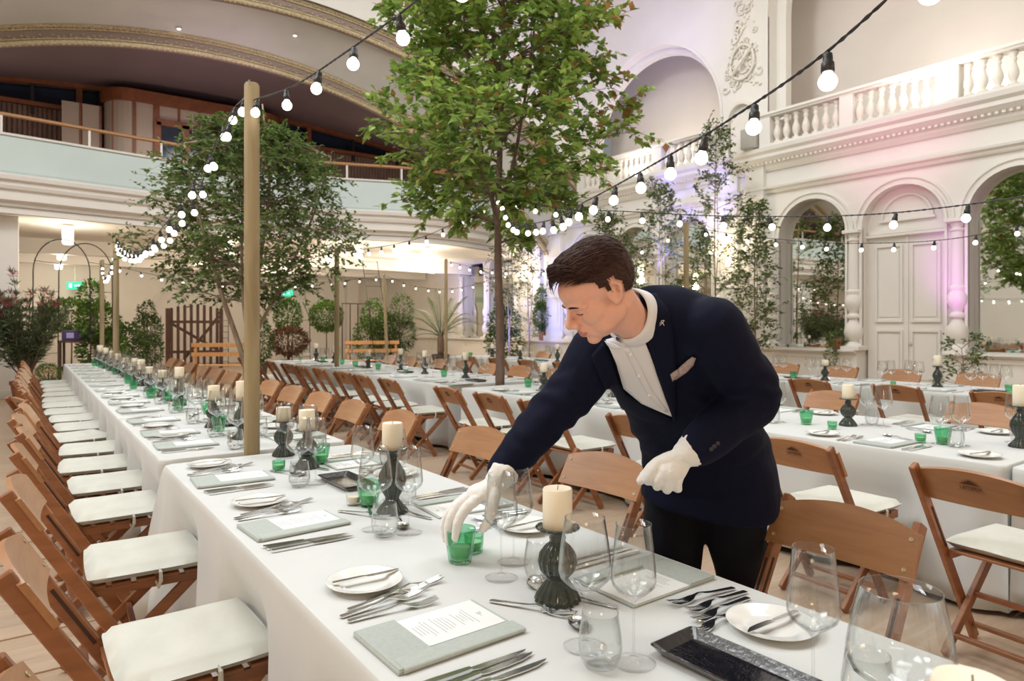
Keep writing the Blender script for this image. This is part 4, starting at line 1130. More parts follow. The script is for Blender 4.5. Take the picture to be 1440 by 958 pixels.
def put_chair(x, y, rz, lab, grp):
    global chair_used
    if not chair_used:
        chair_used = True; chair0.location = (x, y, 0); chair0.rotation_euler = (0, 0, rz); chair0['label'] = lab; chair0['group'] = grp; return chair0
    return dup(chair0, (x, y, 0), rz, lab, grp)
rc = random.Random(11)
CX = {('1', 'L'): .395, ('1', 'R'): 1.70, ('2', 'L'): 3.64, ('2', 'R'): 5.38, ('3', 'L'): 7.30, ('3', 'R'): 8.98}
SIDE = {'L': 'left', 'R': 'right'}
for (r_, s), ts in CH.items():
    for i, t_ in enumerate(ts):
        rz = (0 if s == 'L' else PI)+R(rc.uniform(-4, 4)); x = CX[(r_, s)]+rc.uniform(-.03, .03)
        if (r_, s) == ('1', 'L') and i < 4: x = CX[(r_, s)]; rz = R([0, 1, -2, 2][i])
        if (r_, s, i) == ('1', 'L', 7): rz = R(16)
        if (r_, s, i) == ('1', 'R', 0): x = 1.735; rz = PI
        if (r_, s, i) == ('2', 'L', 0): x = 3.5; rz = R(-6)
        put_chair(x, t_, rz, 'beech folding chair with ivory cushion, %s from the camera, %s side, %s table row' % (on(i+1), SIDE[s], ROWN[int(r_)]),
                  'folding chairs along the table rows')

# ------------------------------------------------------------------ tableware meshes
def cutl(outline, thick, zf, name):
    me = MB().prism(outline, 'z', 0, 1).mesh(name)
    bm = bmesh.new(); bm.from_mesh(me)
    for v in bm.verts:
        th = thick(v.co.x) if callable(thick) else thick
        v.co.z = zf(v.co.x)+v.co.z*th
    bm.to_mesh(me); bm.free(); return me
def sym(pts): return pts+[(x, -y) for x, y in reversed(pts) if abs(y) > 1e-9]
KS = 1.12
kn = sym([(0, .004), (.003, .0065), (.04, .0068), (.08, .006), (.105, .0055), (.112, .0045)])
blade = [(.112, -.0045), (.125, -.0085), (.17, -.0098), (.205, -.008), (.228, -.001), (.236, .0045), (.2, .0055), (.15, .0052), (.112, .0045)]
knife_me = MB().prism([(x*KS, y*KS) for x, y in kn], 'z', .001, .008).prism([(x*KS, y*KS) for x, y in blade], 'z', .0035, .0055).mesh('knife')
bknife_me = MB().prism([(x*.8, y) for x, y in kn], 'z', .001, .006).prism([(x*.8, y*1.1) for x, y in blade], 'z', .0025, .0045).mesh('butter_knife')
fk = [(0, .004), (.003, .007), (.03, .0062), (.06, .005), (.09, .0038), (.115, .0032), (.128, .0045), (.137, .0095), (.148, .012), (.155, .0122)]
def fork_outline():
    up = fk[:]
    tin = []
    for k, yc in enumerate((.0102, .0034, -.0034, -.0102)):
        tin += [(.155, yc+.0020), (.18, yc+.0018), (.202, yc+.0012), (.204, yc), (.202, yc-.0012), (.18, yc-.0018), (.155, yc-.0020)]
        if k < 3: tin += [(.151, yc-.0034)]
    return [(x*KS, y*KS) for x, y in up+tin+[(x, -y) for x, y in reversed(up)]]
def fz(x): return .003+.012*math.exp(-((x-.125)/.03)**2)+(.010*max(0, (x-.2))/.03)
fork_me = cutl(fork_outline(), .0022, fz, 'fork')
# spoon: handle and a dished bowl
def spoon_mesh(s=1):
    mb = MB(); me = cutl([(x*s*.98, y*s) for x, y in sym([(0, .004), (.003, .0075), (.03, .0068), (.07, .0048), (.11, .0034), (.137, .0036)])], .0024, lambda x: .003+.008*math.exp(-((x-.11*s)/.03)**2), 'h')
    mb.add([v.co for v in me.vertices], [tuple(p.vertices) for p in me.polygons])
    n = 18; rings = [(1.0, 0.0), (.85, -.0035), (.6, -.0065), (.3, -.008)]
    for (oz, rev) in ((.011, False), (.0095, True)):
        vs = []; fs = []
        for (rr, dz) in rings:
            for i in range(n):
                a = 2*PI*i/n; w_ = .0215*(1-.15*math.cos(a))
                vs.append(((.166+.033*rr*math.cos(a))*s, w_*rr*math.sin(a)*s, oz+dz))
        vs.append((.166*s, 0, oz-.0083))
        for j in range(3):
            for i in range(n): q = (j*n+i, j*n+(i+1) % n, (j+1)*n+(i+1) % n, (j+1)*n+i); fs.append(q if not rev else q[::-1])
        for i in range(n): fs.append((3*n+i, 3*n+(i+1) % n, 4*n))
        mb.add(vs, fs)
    return mb.mesh('spoon')
spoon_me = spoon_mesh(1.05); dspoon_me = spoon_mesh(.8)
for m_ in (knife_me, bknife_me, fork_me, spoon_me, dspoon_me):
    m_.materials.append(M['steel']); m_.polygons.foreach_set('use_smooth', [True]*len(m_.polygons))
    try: m_.set_sharp_from_angle(angle=R(35))
    except Exception: pass
plate_me = MB().lathe([(0, .004), (.05, .004), (.062, .006), (.070, .012), (.098, .017), (.101, .0185), (.0985, .016), (.068, .006), (.055, 0), (0, 0)], 48, cap=False).mesh('side_plate')
plate_me.materials.append(M['china']); plate_me.polygons.foreach_set('use_smooth', [True]*len(plate_me.polygons))

SC = 1.0
PA_o = [(.0, .0), (.044, 0), (.045, .0015), (.03, .0035), (.012, .007), (.0045, .014), (.003, .03), (.0027, .10), (.0035, .122), (.010, .132), (.030, .146), (.0425, .158), (.0465, .170), (.0460, .185), (.0425, .22), (.0365, .283), (.0368, .286)]
PA_i = [(.0355, .286), (.0412, .22), (.0446, .185), (.045, .171), (.041, .160), (.029, .149), (.010, .136), (0, .134)]
PB_o = [(.0, .0), (.046, 0), (.047, .0015), (.03, .0035), (.012, .007), (.0045, .014), (.003, .03), (.0027, .09), (.0035, .108), (.012, .118), (.038, .134), (.0535, .150), (.0575, .166), (.0565, .185), (.0515, .225), (.0435, .276), (.0438, .279)]
PB_i = [(.0425, .279), (.0502, .225), (.055, .185), (.056, .167), (.052, .152), (.037, .137), (.012, .122), (0, .120)]
PT_o = [(0, 0), (.026, 0), (.033, .004), (.041, .02), (.0445, .04), (.043, .065), (.037, .108), (.0372, .110)]
PT_i = [(.0360, .110), (.0418, .065), (.0432, .04), (.040, .022), (.032, .010), (0, .009)]
def glass_mesh(o, i, n, name, m, single=False):
    me = MB().lathe((o if single else o+i), n, cap=False).mesh(name, fix=False); me.materials.append(m)
    me.polygons.foreach_set('use_smooth', [True]*len(me.polygons)); return me
def part_glass(name, o, i, split, lab, cat, grp):
    """wine glass with bowl, stem and foot as parts"""
    t = thing(name, lab, cat, (0, 0, 0), 0, grp)
    a, b = split
    for nm, pr in (('foot', o[:a+1]), ('stem', o[a:b+1]), ('bowl', o[b:]+i)):
        link(nm, glass_mesh(pr, [], 40 if nm != 'stem' else 12, nm, M['glassfoot' if nm == 'foot' else 'glass']), None, t)
    return t
protoA = part_glass('wine_glass', PA_o, PA_i, (5, 8), 'x', 'wine glass', None)
protoB = part_glass('wine_glass', PB_o, PB_i, (5, 8), 'x', 'wine glass', None)
tumbler_me = glass_mesh(PT_o, PT_i, 40, 'water_glass', M['glass'])
sA = glass_mesh(PA_o[1:], [], 14, 'wine_glass', M['glassfar'], True); sB = glass_mesh(PB_o[1:], [], 14, 'wine_glass', M['glassfar'], True)
sT = glass_mesh(PT_o, [], 14, 'water_glass', M['glassfar'], True)

def napkin_proto():
    t = thing('folded_napkin', 'x', 'napkin')
    MB().box((.16, 0, .0025), (.32, .215, .005), bev=.002).build('napkin_base', M['napkin'], t)
    # rolled flap on the guest's right, pocket band across the lower part
    f = []
    fl = MB(); n = 10; vs = []; fs = []
    for k in range(2):
        x = .012 if k == 0 else .318
        for j in range(n+1):
            a = -PI/2+PI*j/n; rr = .0062 if k == 0 else .0045
            vs.append((x, -.107-.006*math.cos(a), .0068+rr*math.sin(a)))
        vs += [(x, -.062, .0125 if k == 0 else .0108), (x, -.062, .0045)]
    m_ = n+3
    for j in range(m_-1): fs.append((j, j+1, j+1+m_, j+m_))
    fs += [tuple(range(m_)), tuple(reversed(range(m_, 2*m_)))]
    o = fl.add(vs, fs).build('rolled_flap', M['napkin'], t); auto_smooth(o, 50)
    MB().box((.052, 0, .0068), (.104, .217, .0045), bev=.002).build('pocket_fold', M['napkin'], t)
    MB().box((.052, 0, .0103), (.100, .214, .0026), bev=.0012).build('pocket_fold', M['napkin'], t)
    c = MB().box((.195, .028, .0057), (.23, .150, .0012)).build('menu_card', M['paper'], t)
    rp = random.Random(2); p = MB()
    for i in range(17):
        x = .118+i*.0088; wd = rp.choice((.05, .07, .085, .04, .065))
        if i in (5, 11): continue
        p.box((x, .028, .0065), (.0022, wd, .0004))
    for i in range(5): p.box((.285+rp.uniform(-.006, .006), .028+rp.uniform(-.012, .012), .0065), (.0018, .012, .0004))
    p.build('printed_lines', M['ink'], c, kind='stuff')
    return t
napkin0 = napkin_proto(); USED = set()
def place(proto, x, y, rz, lab, grp, z=ZT+.006):
    if isinstance(proto, bpy.types.Mesh):
        o = bpy.data.objects.new(proto.name, proto); COL.objects.link(o); o.location = (x, y, z); o.rotation_euler = (0, 0, rz); return o
    if proto.name not in USED:
        USED.add(proto.name); proto.location = (x, y, z); proto.rotation_euler = (0, 0, rz); proto['label'] = lab
        if grp: proto['group'] = grp
        return proto
    return dup(proto, (x, y, z), rz, lab, grp)
ZP = ZT+.006
def supported(x, y, m=.05):
    for x0, x1, segs in ROWS.values():
        if x0-.1 < x < x1+.1: return any(a+m < y < b-m for a, b in segs)
    return False
def put(me, nm, lab, cat, grp, x, y, rz, z=ZP, tilt=None):
    if not supported(x, y, .10 if nm == 'side_plate' else .04): return None
    o = bpy.data.objects.new(nm, me); COL.objects.link(o); o.location = (x, y, z); o.rotation_euler = (tilt or 0, 0, rz)
    return tag(o, lab, cat, grp)
rs = random.Random(21)
NP = {}
def setting(row, side, i, c, x0, far):
    """one guest's place; local x runs from the table edge inwards, local y to the guest's left"""
    s = 1 if side == 'L' else -1; rz = 0 if side == 'L' else PI
    def W(lx, ly): return x0+s*lx, c+s*ly
    wh = '%s place from the camera, %s side, %s table row' % (on(i+1), SIDE[side], ROWN[row])
    j = lambda a=.012: rs.uniform(-a, a)
    # napkin with menu
    x, y = W(.035, j(.008)); place(napkin0, x, y, rz+R(rs.uniform(-4, 4)), 'sage grey napkin holding menu card, '+wh, 'napkins with menu cards', ZP)
    # side plate and butter knife
    if far < 2:
        x, y = W(.175, .365); put(plate_me, 'side_plate', 'white porcelain side plate, '+wh, 'plate', 'side plates', x, y, 0)
        x, y = W(.09, .375); put(bknife_me, 'butter_knife', 'butter knife on side plate, '+wh, 'knife', 'butter knives', x, y, rz+R(rs.uniform(-10, 2)), ZP+.0175, tilt=0)
    nf = [(.05, .175, -3, 'inner'), (.045, .205, 2, 'second'), (.075, .235, 4, 'outer'), (.13, .262, 6, 'outermost short')][:4 if far == 0 else 2 if far == 1 else 1]
    for (lx, ly, an, nm) in nf:
        x, y = W(lx, ly+j(.004)); put(fork_me, 'fork', '%s fork, %s' % (nm, wh), 'fork', 'forks', x, y, rz+R(an+rs.uniform(-3, 3)))
    nk = [(.04, -.175, -2, 'inner'), (.045, -.205, 0, 'middle'), (.05, -.235, 1, 'outer')][:3 if far == 0 else 2 if far == 1 else 1]
    for (lx, ly, an, nm) in nk:
        x, y = W(lx, ly+j(.004)); put(knife_me, 'knife', '%s steel knife, %s' % (nm, wh), 'knife', 'dinner knives', x, y, rz+R(an+rs.uniform(-3, 3)))
    if far == 0:
        x, y = W(.455, .075); put(spoon_me, 'dessert_spoon', 'dessert spoon above the napkin, '+wh, 'spoon', 'dessert spoons', x, y-s*.13, rz+R(66+rs.uniform(-6, 6)))
        x, y = W(.385, .05); put(fork_me, 'dessert_fork', 'dessert fork above the napkin, '+wh, 'fork', 'dessert forks', x, y+s*.03, rz+R(-66+rs.uniform(-5, 5)))
    elif far == 1:
        x, y = W(.42, .05); put(spoon_me, 'dessert_spoon', 'dessert spoon above the napkin, '+wh, 'spoon', 'dessert spoons', x, y-s*.11, rz+R(70+rs.uniform(-6, 6)))
    g = [('A', .47, -.30), ('B', .43, -.205), ('T', .395, -.30)]
    if row == 1 and side == 'L' and i == 0: g = [('A', .455, -.345), ('B', .42, -.235), ('T', .39, -.315)]
    if row == 1 and side == 'L' and i == 1: g = [('A', .48, -.30), ('B', .405, -.20), ('T', .40, -.285)]
    if row == 1 and side == 'R': g = [('A', .46, -.34), ('B', .37, -.255), ('T', .36, -.17)]
    if row == 1 and side == 'R' and i == 0: g = [('A', .39, -.33), ('B', .443, -.155), ('T', .345, -.254)]
    if row == 1 and side == 'R' and i == 1: g = [('A', .50, -.25), ('B', .40, -.33), ('T', .42, -.18)]
    if far == 2: g = g[:2]
    for (kd, lx, ly) in g:
        x, y = W(lx, ly+j(.012 if i > 1 else .0)); z = ZP
        if kd == 'T': put(tumbler_me if far == 0 else sT, 'water_glass', 'empty stemless water glass, '+wh, 'glass', 'water glasses', x, y, rs.uniform(0, 6), z)
        elif far == 0 and supported(x, y):
          q_ = place(protoA if kd == 'A' else protoB, x, y, rs.uniform(0, 6), ('slim' if kd == 'A' else 'wide')+' empty wine glass, '+wh, 'slim wine glasses' if kd == 'A' else 'wide wine glasses', z)
          if row == 1 and side == 'R' and i == 0 and kd == 'B': q_.scale = (1.36, 1.36, 1); q_['label'] = 'very wide empty wine glass at the lower right, nearest the camera'
        else: put(sA if kd == 'A' else sB, 'wine_glass', ('slim' if kd == 'A' else 'wide')+' empty wine glass, '+wh, 'wine glass', 'slim wine glasses' if kd == 'A' else 'wide wine glasses', x, y, rs.uniform(0, 6), z)
SET = {k: list(v) for k, v in CH.items()}
SET[('1', 'L')] = [1.325, 2.33]+CH[('1', 'L')][2:]
SET[('1', 'R')] = [.35, 1.27]+CH[('1', 'R')][1:]
SET[('1', 'L')][3] = 4.26
for (r_, s), ts in SET.items():
    r_ = int(r_); x0, x1, segs = ROWS[r_]
    for i, c in enumerate(ts):
        if c+.4 > segs[-1][1] : continue
        if any(a-.0 < c-.30 and c+.0 > b for a, b in segs): pass
        far = (0 if c < 3.6 else 1 if c < 8 else 2) if r_ == 1 else (1 if c < 7 else 2) if r_ == 2 else 2
        setting(r_, s, i, c, x0 if s == 'L' else x1, far)

# ------------------------------------------------------------------ centre line: candles, votives, trays
NF = 16
hold_s = [(0, 0), (.056, 0, 1), (.057, .004, 1), (.052, .016, 1), (.040, .034, 1), (.029, .050, .8), (.024, .056, .3), (.030, .061, .5), (.043, .078, 1), (.048, .098, 1), (.044, .118, 1), (.031, .137, .9), (.021, .146, .4),
          (.0195, .152, 0), (.0215, .158, 0), (.0195, .164, 0), (.021, .172, 0), (.034, .178, .6), (.050, .181, 1), (.053, .184, 1), (.050, .187, 1), (.036, .184, .3), (0, .181)]
hold_t = [(0, 0), (.056, 0, 1), (.057, .004, 1), (.052, .014, 1), (.038, .030, 1), (.026, .046, .8), (.025, .056, .5), (.040, .085, 1), (.050, .118, 1), (.045, .148, 1), (.030, .176, .9), (.020, .192, .4),
          (.0185, .200, 0), (.021, .206, 0), (.019, .212, 0), (.022, .222, 0), (.036, .227, .6), (.050, .230, 1), (.053, .233, 1), (.050, .236, 1), (.036, .233, .3), (0, .230)]
def holder_me(pr, n, name):
    me = MB().lathe([p if len(p) == 3 else (p[0], p[1], 0) for p in pr], n, flute=.055, nf=NF, cap=False).mesh(name); me.materials.append(M['smoke'])
    me.polygons.foreach_set('use_smooth', [True]*len(me.polygons)); return me
HM = {('s', 0): holder_me(hold_s, 96, 'candle_holder'), ('t', 0): holder_me(hold_t, 96, 'candle_holder'), ('s', 1): holder_me(hold_s, 32, 'candle_holder'), ('t', 1): holder_me(hold_t, 32, 'candle_holder')}
bead_me = MB()
for i in range(28):
    a = 2*PI*i/28; bead_me.lathe([(0, -.004), (.0042, 0), (0, .004)], 6, (.053*math.cos(a), .053*math.sin(a), 0), cap=False)
bead_me = bead_me.mesh('beaded_rim'); bead_me.materials.append(M['smoke']); bead_me.polygons.foreach_set('use_smooth', [True]*len(bead_me.polygons))
wick_me = MB().tube([(0, 0, 0), (.001, 0, .006), (.003, .001, .011)], .0012, 5).mesh('wick'); wick_me.materials.append(M['wick'])
def candle_me(h, r=.0375):
    me = MB().lathe([(0, 0), (r-.002, 0), (r, .002), (r, h-.004), (r-.002, h), (r-.006, h-.001), (r*.6, h-.004), (.004, h-.005), (0, h-.005)], 32, cap=False).mesh('pillar_candle')
    me.materials.append(M['wax']); me.polygons.foreach_set('use_smooth', [True]*len(me.polygons))
    try: me.set_sharp_from_angle(angle=R(60))
    except Exception: pass
    return me
CM = {h: candle_me(h) for h in (.10, .12, .075, .14)}
def tum(r0, r1, h, name, m, n=64, nf=14):
    pr = [(0, 0), (r0*.95, 0, 1), (r0, .004, 1), (r0+(r1-r0)*.5, h*.5, 1), (r1*.98, h*.84, 1), (r1, h*.88, 0), (r1, h, 0), (r1-.003, h, 0), (r1*.93, h*.84, 0), (r0+(r1-r0)*.4, h*.5, 0), (r0*.8, .010, 0), (0, .009)]
    me = MB().lathe([p if len(p) == 3 else (p[0], p[1], 0) for p in pr], n, flute=.035, nf=nf, cap=False).mesh(name, fix=False); me.materials.append(m)
    me.polygons.foreach_set('use_smooth', [True]*len(me.polygons)); return me
GT = tum(.033, .046, .098, 'green_tumbler', M['greenglass']); GV = tum(.027, .030, .052, 'green_votive', M['greenglass'], 48, 18); OT = tum(.028, .034, .075, 'olive_tumbler', M['oliveglass'], 48); CV = tum(.027, .031, .055, 'clear_votive', M['glass'], 48, 18)
wax_big = MB().lathe([(0, .0), (.027, 0), (.029, .035), (0, .033)], 24, cap=False).mesh('wax'); wax_sm = MB().lathe([(0, 0), (.022, 0), (.023, .022), (0, .021)], 24, cap=False).mesh('wax')
for q in (wax_big, wax_sm): q.materials.append(M['wax'])
def holder(x, y, kd, h, row, nth, far=0, z=ZP):
    if not supported(x, y): return
    zt = .181 if kd == 's' else .230
    wh = '%s from the camera along the %s table row' % (on(nth), ROWN[row])
    if far < 1:
        t = thing('candle_holder', 'ribbed smoky green glass candle holder, '+wh, 'candle holder', (x, y, z), 0, 'glass candle holders')
        link('glass_body', HM[(kd, 0)], None, t); link('beaded_rim', bead_me, None, t, (0, 0, zt+.003))
    else: put(HM[(kd, 1)], 'candle_holder', 'ribbed smoky green glass candle holder, '+wh, 'candle holder', 'glass candle holders', x, y, 0, z)
    c = put(CM[h], 'pillar_candle', 'ivory pillar candle on its glass holder, '+wh, 'candle', 'pillar candles', x, y, 0, z+zt+.0015)
    link('wick', wick_me, None, c, (0, 0, h-.005))
def votive(me, wax, x, y, lab, zw=.010, z=ZP):
    if not supported(x, y): return None
    o = put(me, me.name, lab, 'tealight glass', 'coloured tealight glasses', x, y, rs.uniform(0, 1), z)
    link('tealight_wax', wax, None, o, (0, 0, zw)); return o
holder(.80, .29, 's', .14, 1, 1, z=ZP)
c1 = [(1.09, 1.315, 's', .10), (1.105, 2.29, 't', .10), (1.11, 3.24, 's', .10), (1.115, 3.62, 's', .075)]
for i, (x, y, k_, h) in enumerate(c1): holder(x, y, k_, h, 1, i+2)
yy = 4.30; i = 6
while yy < 14.1:
    if abs(yy-11.48) > .15: holder(1.06+rs.uniform(-.05, .05), yy, rs.choice('st') if i > 6 else 't', .12 if i == 6 else rs.choice((.10, .12, .075)), 1, i, 0 if yy < 5 else 1); i += 1
    yy += rs.uniform(.6, .9)
votive(GT, wax_big, 1.035, 1.695, 'tall ribbed green tealight glass touched by the gloved hand')
votive(GV, wax_sm, 1.115, 1.745, 'low green tealight glass just behind the tall one by the glove')
votive(GT, wax_big, 1.07, 2.42, 'tall ribbed green tealight glass behind the two wine glasses left of the black tray')
votive(CV, wax_sm, 1.03, 2.47, 'low clear tealight glass in front of the waisted candle holder')
votive(GV, wax_sm, .975, 3.24, 'low green tealight glass beside the third candle holder')
votive(GV, wax_sm, 1.16, 3.42, 'low green tealight glass behind the third candle holder')
votive(GT, wax_big, 1.2, 3.30, 'tall green tealight glass right of the third candle holder')
yy = 4.7; i = 1
while yy < 14:
    if abs(yy-11.48) > .12: votive(rs.choice((GT, GT, GV)), wax_sm, 1.06+rs.uniform(-.13, .13), yy, 'green tealight glass, %s beyond the tall wooden post on the left table row' % on(i)); i += 1
    yy += rs.uniform(.32, .55)
def tray_me():
    hx, hy = .075, .155; vs = []; fs = []; n = 40
    def rrect(sx, sy, r, z):
        out = []
        for k, (cx, cy) in enumerate(((1, 1), (-1, 1), (-1, -1), (1, -1))):
            for q in range(6):
                a = PI/2*k+PI/2*q/5; out.append((cx*(sx-r)+r*math.cos(a), cy*(sy-r)+r*math.sin(a), z))
        return out
    rg = [rrect(hx-.018, hy-.018, .01, 0), rrect(hx, hy, .014, .021), rrect(hx-.004, hy-.004, .013, .0225), rrect(hx-.007, hy-.007, .012, .020), rrect(hx-.024, hy-.024, .01, .006)]
    m_ = len(rg[0])
    for r in rg: vs += r
    for j in range(len(rg)-1):
        for i in range(m_): fs.append((j*m_+i, j*m_+(i+1) % m_, (j+1)*m_+(i+1) % m_, (j+1)*m_+i))
    fs += [tuple(reversed(range(m_))), tuple(range((len(rg)-1)*m_, len(rg)*m_))]
    return MB().add(vs, fs).mesh('serving_tray')
tray = tray_me(); tray.materials.append(M['tray'])
def put_tray(x, y, rz, lab):
    o = put(tray, 'serving_tray', lab, 'tray', 'black serving trays', x, y, rz)
put_tray(1.145, .835, R(2), 'black glazed rectangular tray in the foreground of the left table row')
put_tray(1.14, 2.82, R(1), 'black glazed rectangular tray beside the waisted candle holder')
for i, y in enumerate((5.0, 6.9, 8.8, 10.7, 12.8)): put_tray(1.12, y, R(rs.uniform(-3, 3)), 'black glazed tray, %s beyond the tall wooden post on the left table row' % on(i+1))
# middle and wall rows
holder(4.58, 1.42, 't', .12, 2, 1, 0)
votive(GT, wax_big, 4.33, 1.72, 'tall green tealight glass, first from the camera on the middle table row')
votive(GV, wax_sm, 4.28, 1.82, 'low green tealight glass beside the first tall one on the middle table row')
votive(GT, wax_big, 4.42, 2.62, 'tall green tealight glass left of the small candle on the middle table row')
votive(GV, wax_sm, 4.36, 2.40, 'low green tealight glass right of the second tall one, middle table row')
holder(4.60, 2.42, 's', .10, 2, 2, 0)
put_tray(4.45, 3.55, R(0), 'black glazed tray right beside the man on the middle table row')
yy = 3.9; i = 3; j_ = 1
while yy < 13.2:
    if abs(yy-6.54) > .2 and abs(yy-10.92) > .12:
        holder(4.6+rs.uniform(-.1, .1), yy, rs.choice('st'), rs.choice((.10, .12, .075)), 2, i, 1); i += 1
        votive(rs.choice((GT, GT, GV, OT)), wax_sm, 4.45+rs.uniform(-.1, .1), yy+.3, 'coloured tealight glass, %s past the man on the middle table row' % on(j_)); j_ += 1
    yy += rs.uniform(.75, 1.0)
for i, y in enumerate((5.2, 7.0, 8.9, 10.4, 12.3)): put_tray(4.5, y, R(rs.uniform(-3, 3)), 'black glazed tray, %s past the man on the middle table row' % on(i+1))
yy = 2.2; i = 1
while yy < 12.8:
    if abs(yy-6.8) > .2:
        holder(8.2+rs.uniform(-.15, .1), yy, rs.choice('st'), rs.choice((.10, .12, .075)), 3, i, 1)
        votive(rs.choice((GT, GV, OT)), wax_sm, 7.95+rs.uniform(-.1, .1), yy+.35, 'coloured tealight glass, %s from the camera on the wall table row' % on(i)); i += 1
    yy += rs.uniform(.95, 1.25)
for i, y in enumerate((2.75, 4.9, 7.9, 10.2)): put_tray(8.05, y, 0, 'black glazed tray, %s from the camera on the wall table row' % on(i+1))
# ------------------------------------------------------------------ foliage tools
class Leaves:
    def __init__(s): s.v = []; s.f = []; s.t = []
    def add(s, p, d, n, L, w, tint, droop=.15):
        """one pointed leaf: base p, direction d, normal n"""
        d = d.normalized(); side = d.cross(n)
        if side.length < 1e-4: side = d.orthogonal()
        side.normalize(); n = side.cross(d)
        k = len(s.v); dn = Vector((0, 0, -1))
        m = p+d*L*.45+dn*L*droop*.3; e = p+d*L+dn*L*droop
        s.v += [tuple(p), tuple(m+side*w*.5+n*w*.12), tuple(e), tuple(m-side*w*.5+n*w*.12), tuple(m)]
        s.f += [(k, k+1, k+4), (k+4, k+1, k+2), (k, k+4, k+3), (k+4, k+2, k+3)]; s.t += [tint]*5
    def mesh(s, name, m):
        me = bpy.data.meshes.new(name); me.from_pydata(s.v, [], s.f)
        a = me.attributes.new('tint', 'FLOAT', 'POINT'); a.data.foreach_set('value', s.t)
        me.materials.append(m); me.update(); return me
    def build(s, name, m, parent, kind='stuff'):
        o = link(name, s.mesh(name, m), None, parent); 
        if kind: o['kind'] = kind
        return o
def rv(r): return Vector((r.gauss(0, 1), r.gauss(0, 1), r.gauss(0, 1))).normalized()
LEAFM = {}
def leaf_variants(m, key):
    if key not in LEAFM:
        out = []
        for i in range(8):
            q = Leaves(); q.add(Vector((0, 0, 0)), Vector((1, 0, 0)), Vector((0, 0, 1)), 1, .62, .1+.85*i/7, .12); out.append(q.mesh('leaf', m))
        LEAFM[key] = out
    return LEAFM[key]
def tree(name, lab, x, y, stems, prof, nb, ntw, nl, L, m, bark, seed, up=.5, single=0, z0=0, sparse=1.0, rad=.06, zr=None, group=None, redzone=None, twl=.38):
    """stems: polylines (relative) with radii; prof(z): crown radius at height z"""
    r = random.Random(seed); t = thing(name, lab, 'tree', (x, y, z0), 0, group)
    wood = MB(); S = []
    for pts, ra in stems:
        P = catmull(pts, 5); n = len(P); wood.tube(P, [ra*(1-.75*i/(n-1)) for i in range(n)], 8); S.append((P, ra))
    lv = Leaves(); pool = []
    za, zb = zr
    for b in range(nb):
        P, ra = S[b % len(S)]
        z = za+(zb-za)*((b+.5)/nb)**.85
        # starting point on the stem, a bit lower than where the branch ends
        zs = max(P[0].z+.3, z-.35*prof(z)*up*1.6)
        q = min(P, key=lambda p: abs(p.z-zs)); Rr = prof(z)*r.uniform(.72, 1.06)
        a = b*2.39996+r.uniform(-.4, .4)
        e = Vector((math.cos(a)*Rr, math.sin(a)*Rr, z+r.uniform(-.1, .1)))
        mid = q.lerp(e, .5)+Vector((0, 0, Rr*.12)); C_ = bez(q, mid, e, 8)
        wood.tube(C_, [max(.003, ra*.28*(1-i/8.5)) for i in range(9)], 5, cap=False)
        for k in range(ntw):
            u = r.uniform(.22, 1)**.75; i = min(7, int(u*8)); p = C_[i].lerp(C_[i+1], u*8-i if u < 1 else 0)
            d = ((C_[-1]-C_[0]).normalized()*.8+rv(r)*.85+Vector((0, 0, up*.3))).normalized(); TL = r.uniform(.5, 1)*twl*(.5+.5*Rr)
            e2 = p+d*TL+Vector((0, 0, -.06*TL)); T = bez(p, p+d*TL*.5+Vector((0, 0, .05)), e2, 3)
            wood.tube(T, [.004, .003, .002, .0015], 3, cap=False)
            for j in range(nl):
                if r.random() > sparse: continue
                w_ = r.uniform(.15, 1.05); ii = min(2, int(w_*3)); pp = T[ii].lerp(T[ii+1], w_*3-ii)
                sd = d.cross(Vector((0, 0, 1))).normalized()*(1 if j % 2 else -1)
                ld = (d*.6+sd*.8+rv(r)*.55).normalized(); nn = (Vector((0, 0, 1))+rv(r)*.55).normalized()
                tint = min(.93, max(0, r.gauss(.45, .22)))
                gp = Vector((x, y, z0))+pp
                if redzone and redzone(gp) > r.random(): tint = 1.0
                l_ = L*r.uniform(.7, 1.2); pool.append((pp, ld, nn, l_, tint, (gp-Vector((0, 0, 1.45))).length))
    wood.build('trunk', bark, t, smooth=True)
    if single:
        pool.sort(key=lambda q: q[5]-q[3]*8); V = leaf_variants(m, m.name)
        for (pp, ld, nn, l_, ti, _) in pool[:single]:
            side = ld.cross(nn).normalized(); n2 = side.cross(ld)
            o = bpy.data.objects.new('leaf', V[min(7, int(ti*8))]); COL.objects.link(o); o.parent = t; o.location = pp
            o.rotation_euler = Matrix((ld, -side, n2)).transposed().to_euler(); o.scale = (l_, l_, l_)
        pool = pool[single:]
    for (pp, ld, nn, l_, ti, _) in pool: lv.add(pp, ld, nn, l_, l_*.62, ti)
    lv.build('foliage', m, t); return t
def interp(tab):
    def f(z):
        if z <= tab[0][0]: return tab[0][1]
        for (a, b), (c, d) in zip(tab[:-1], tab[1:]):
            if z <= c: return b+(d-b)*(z-a)/(c-a)
        return tab[-1][1]
    return f
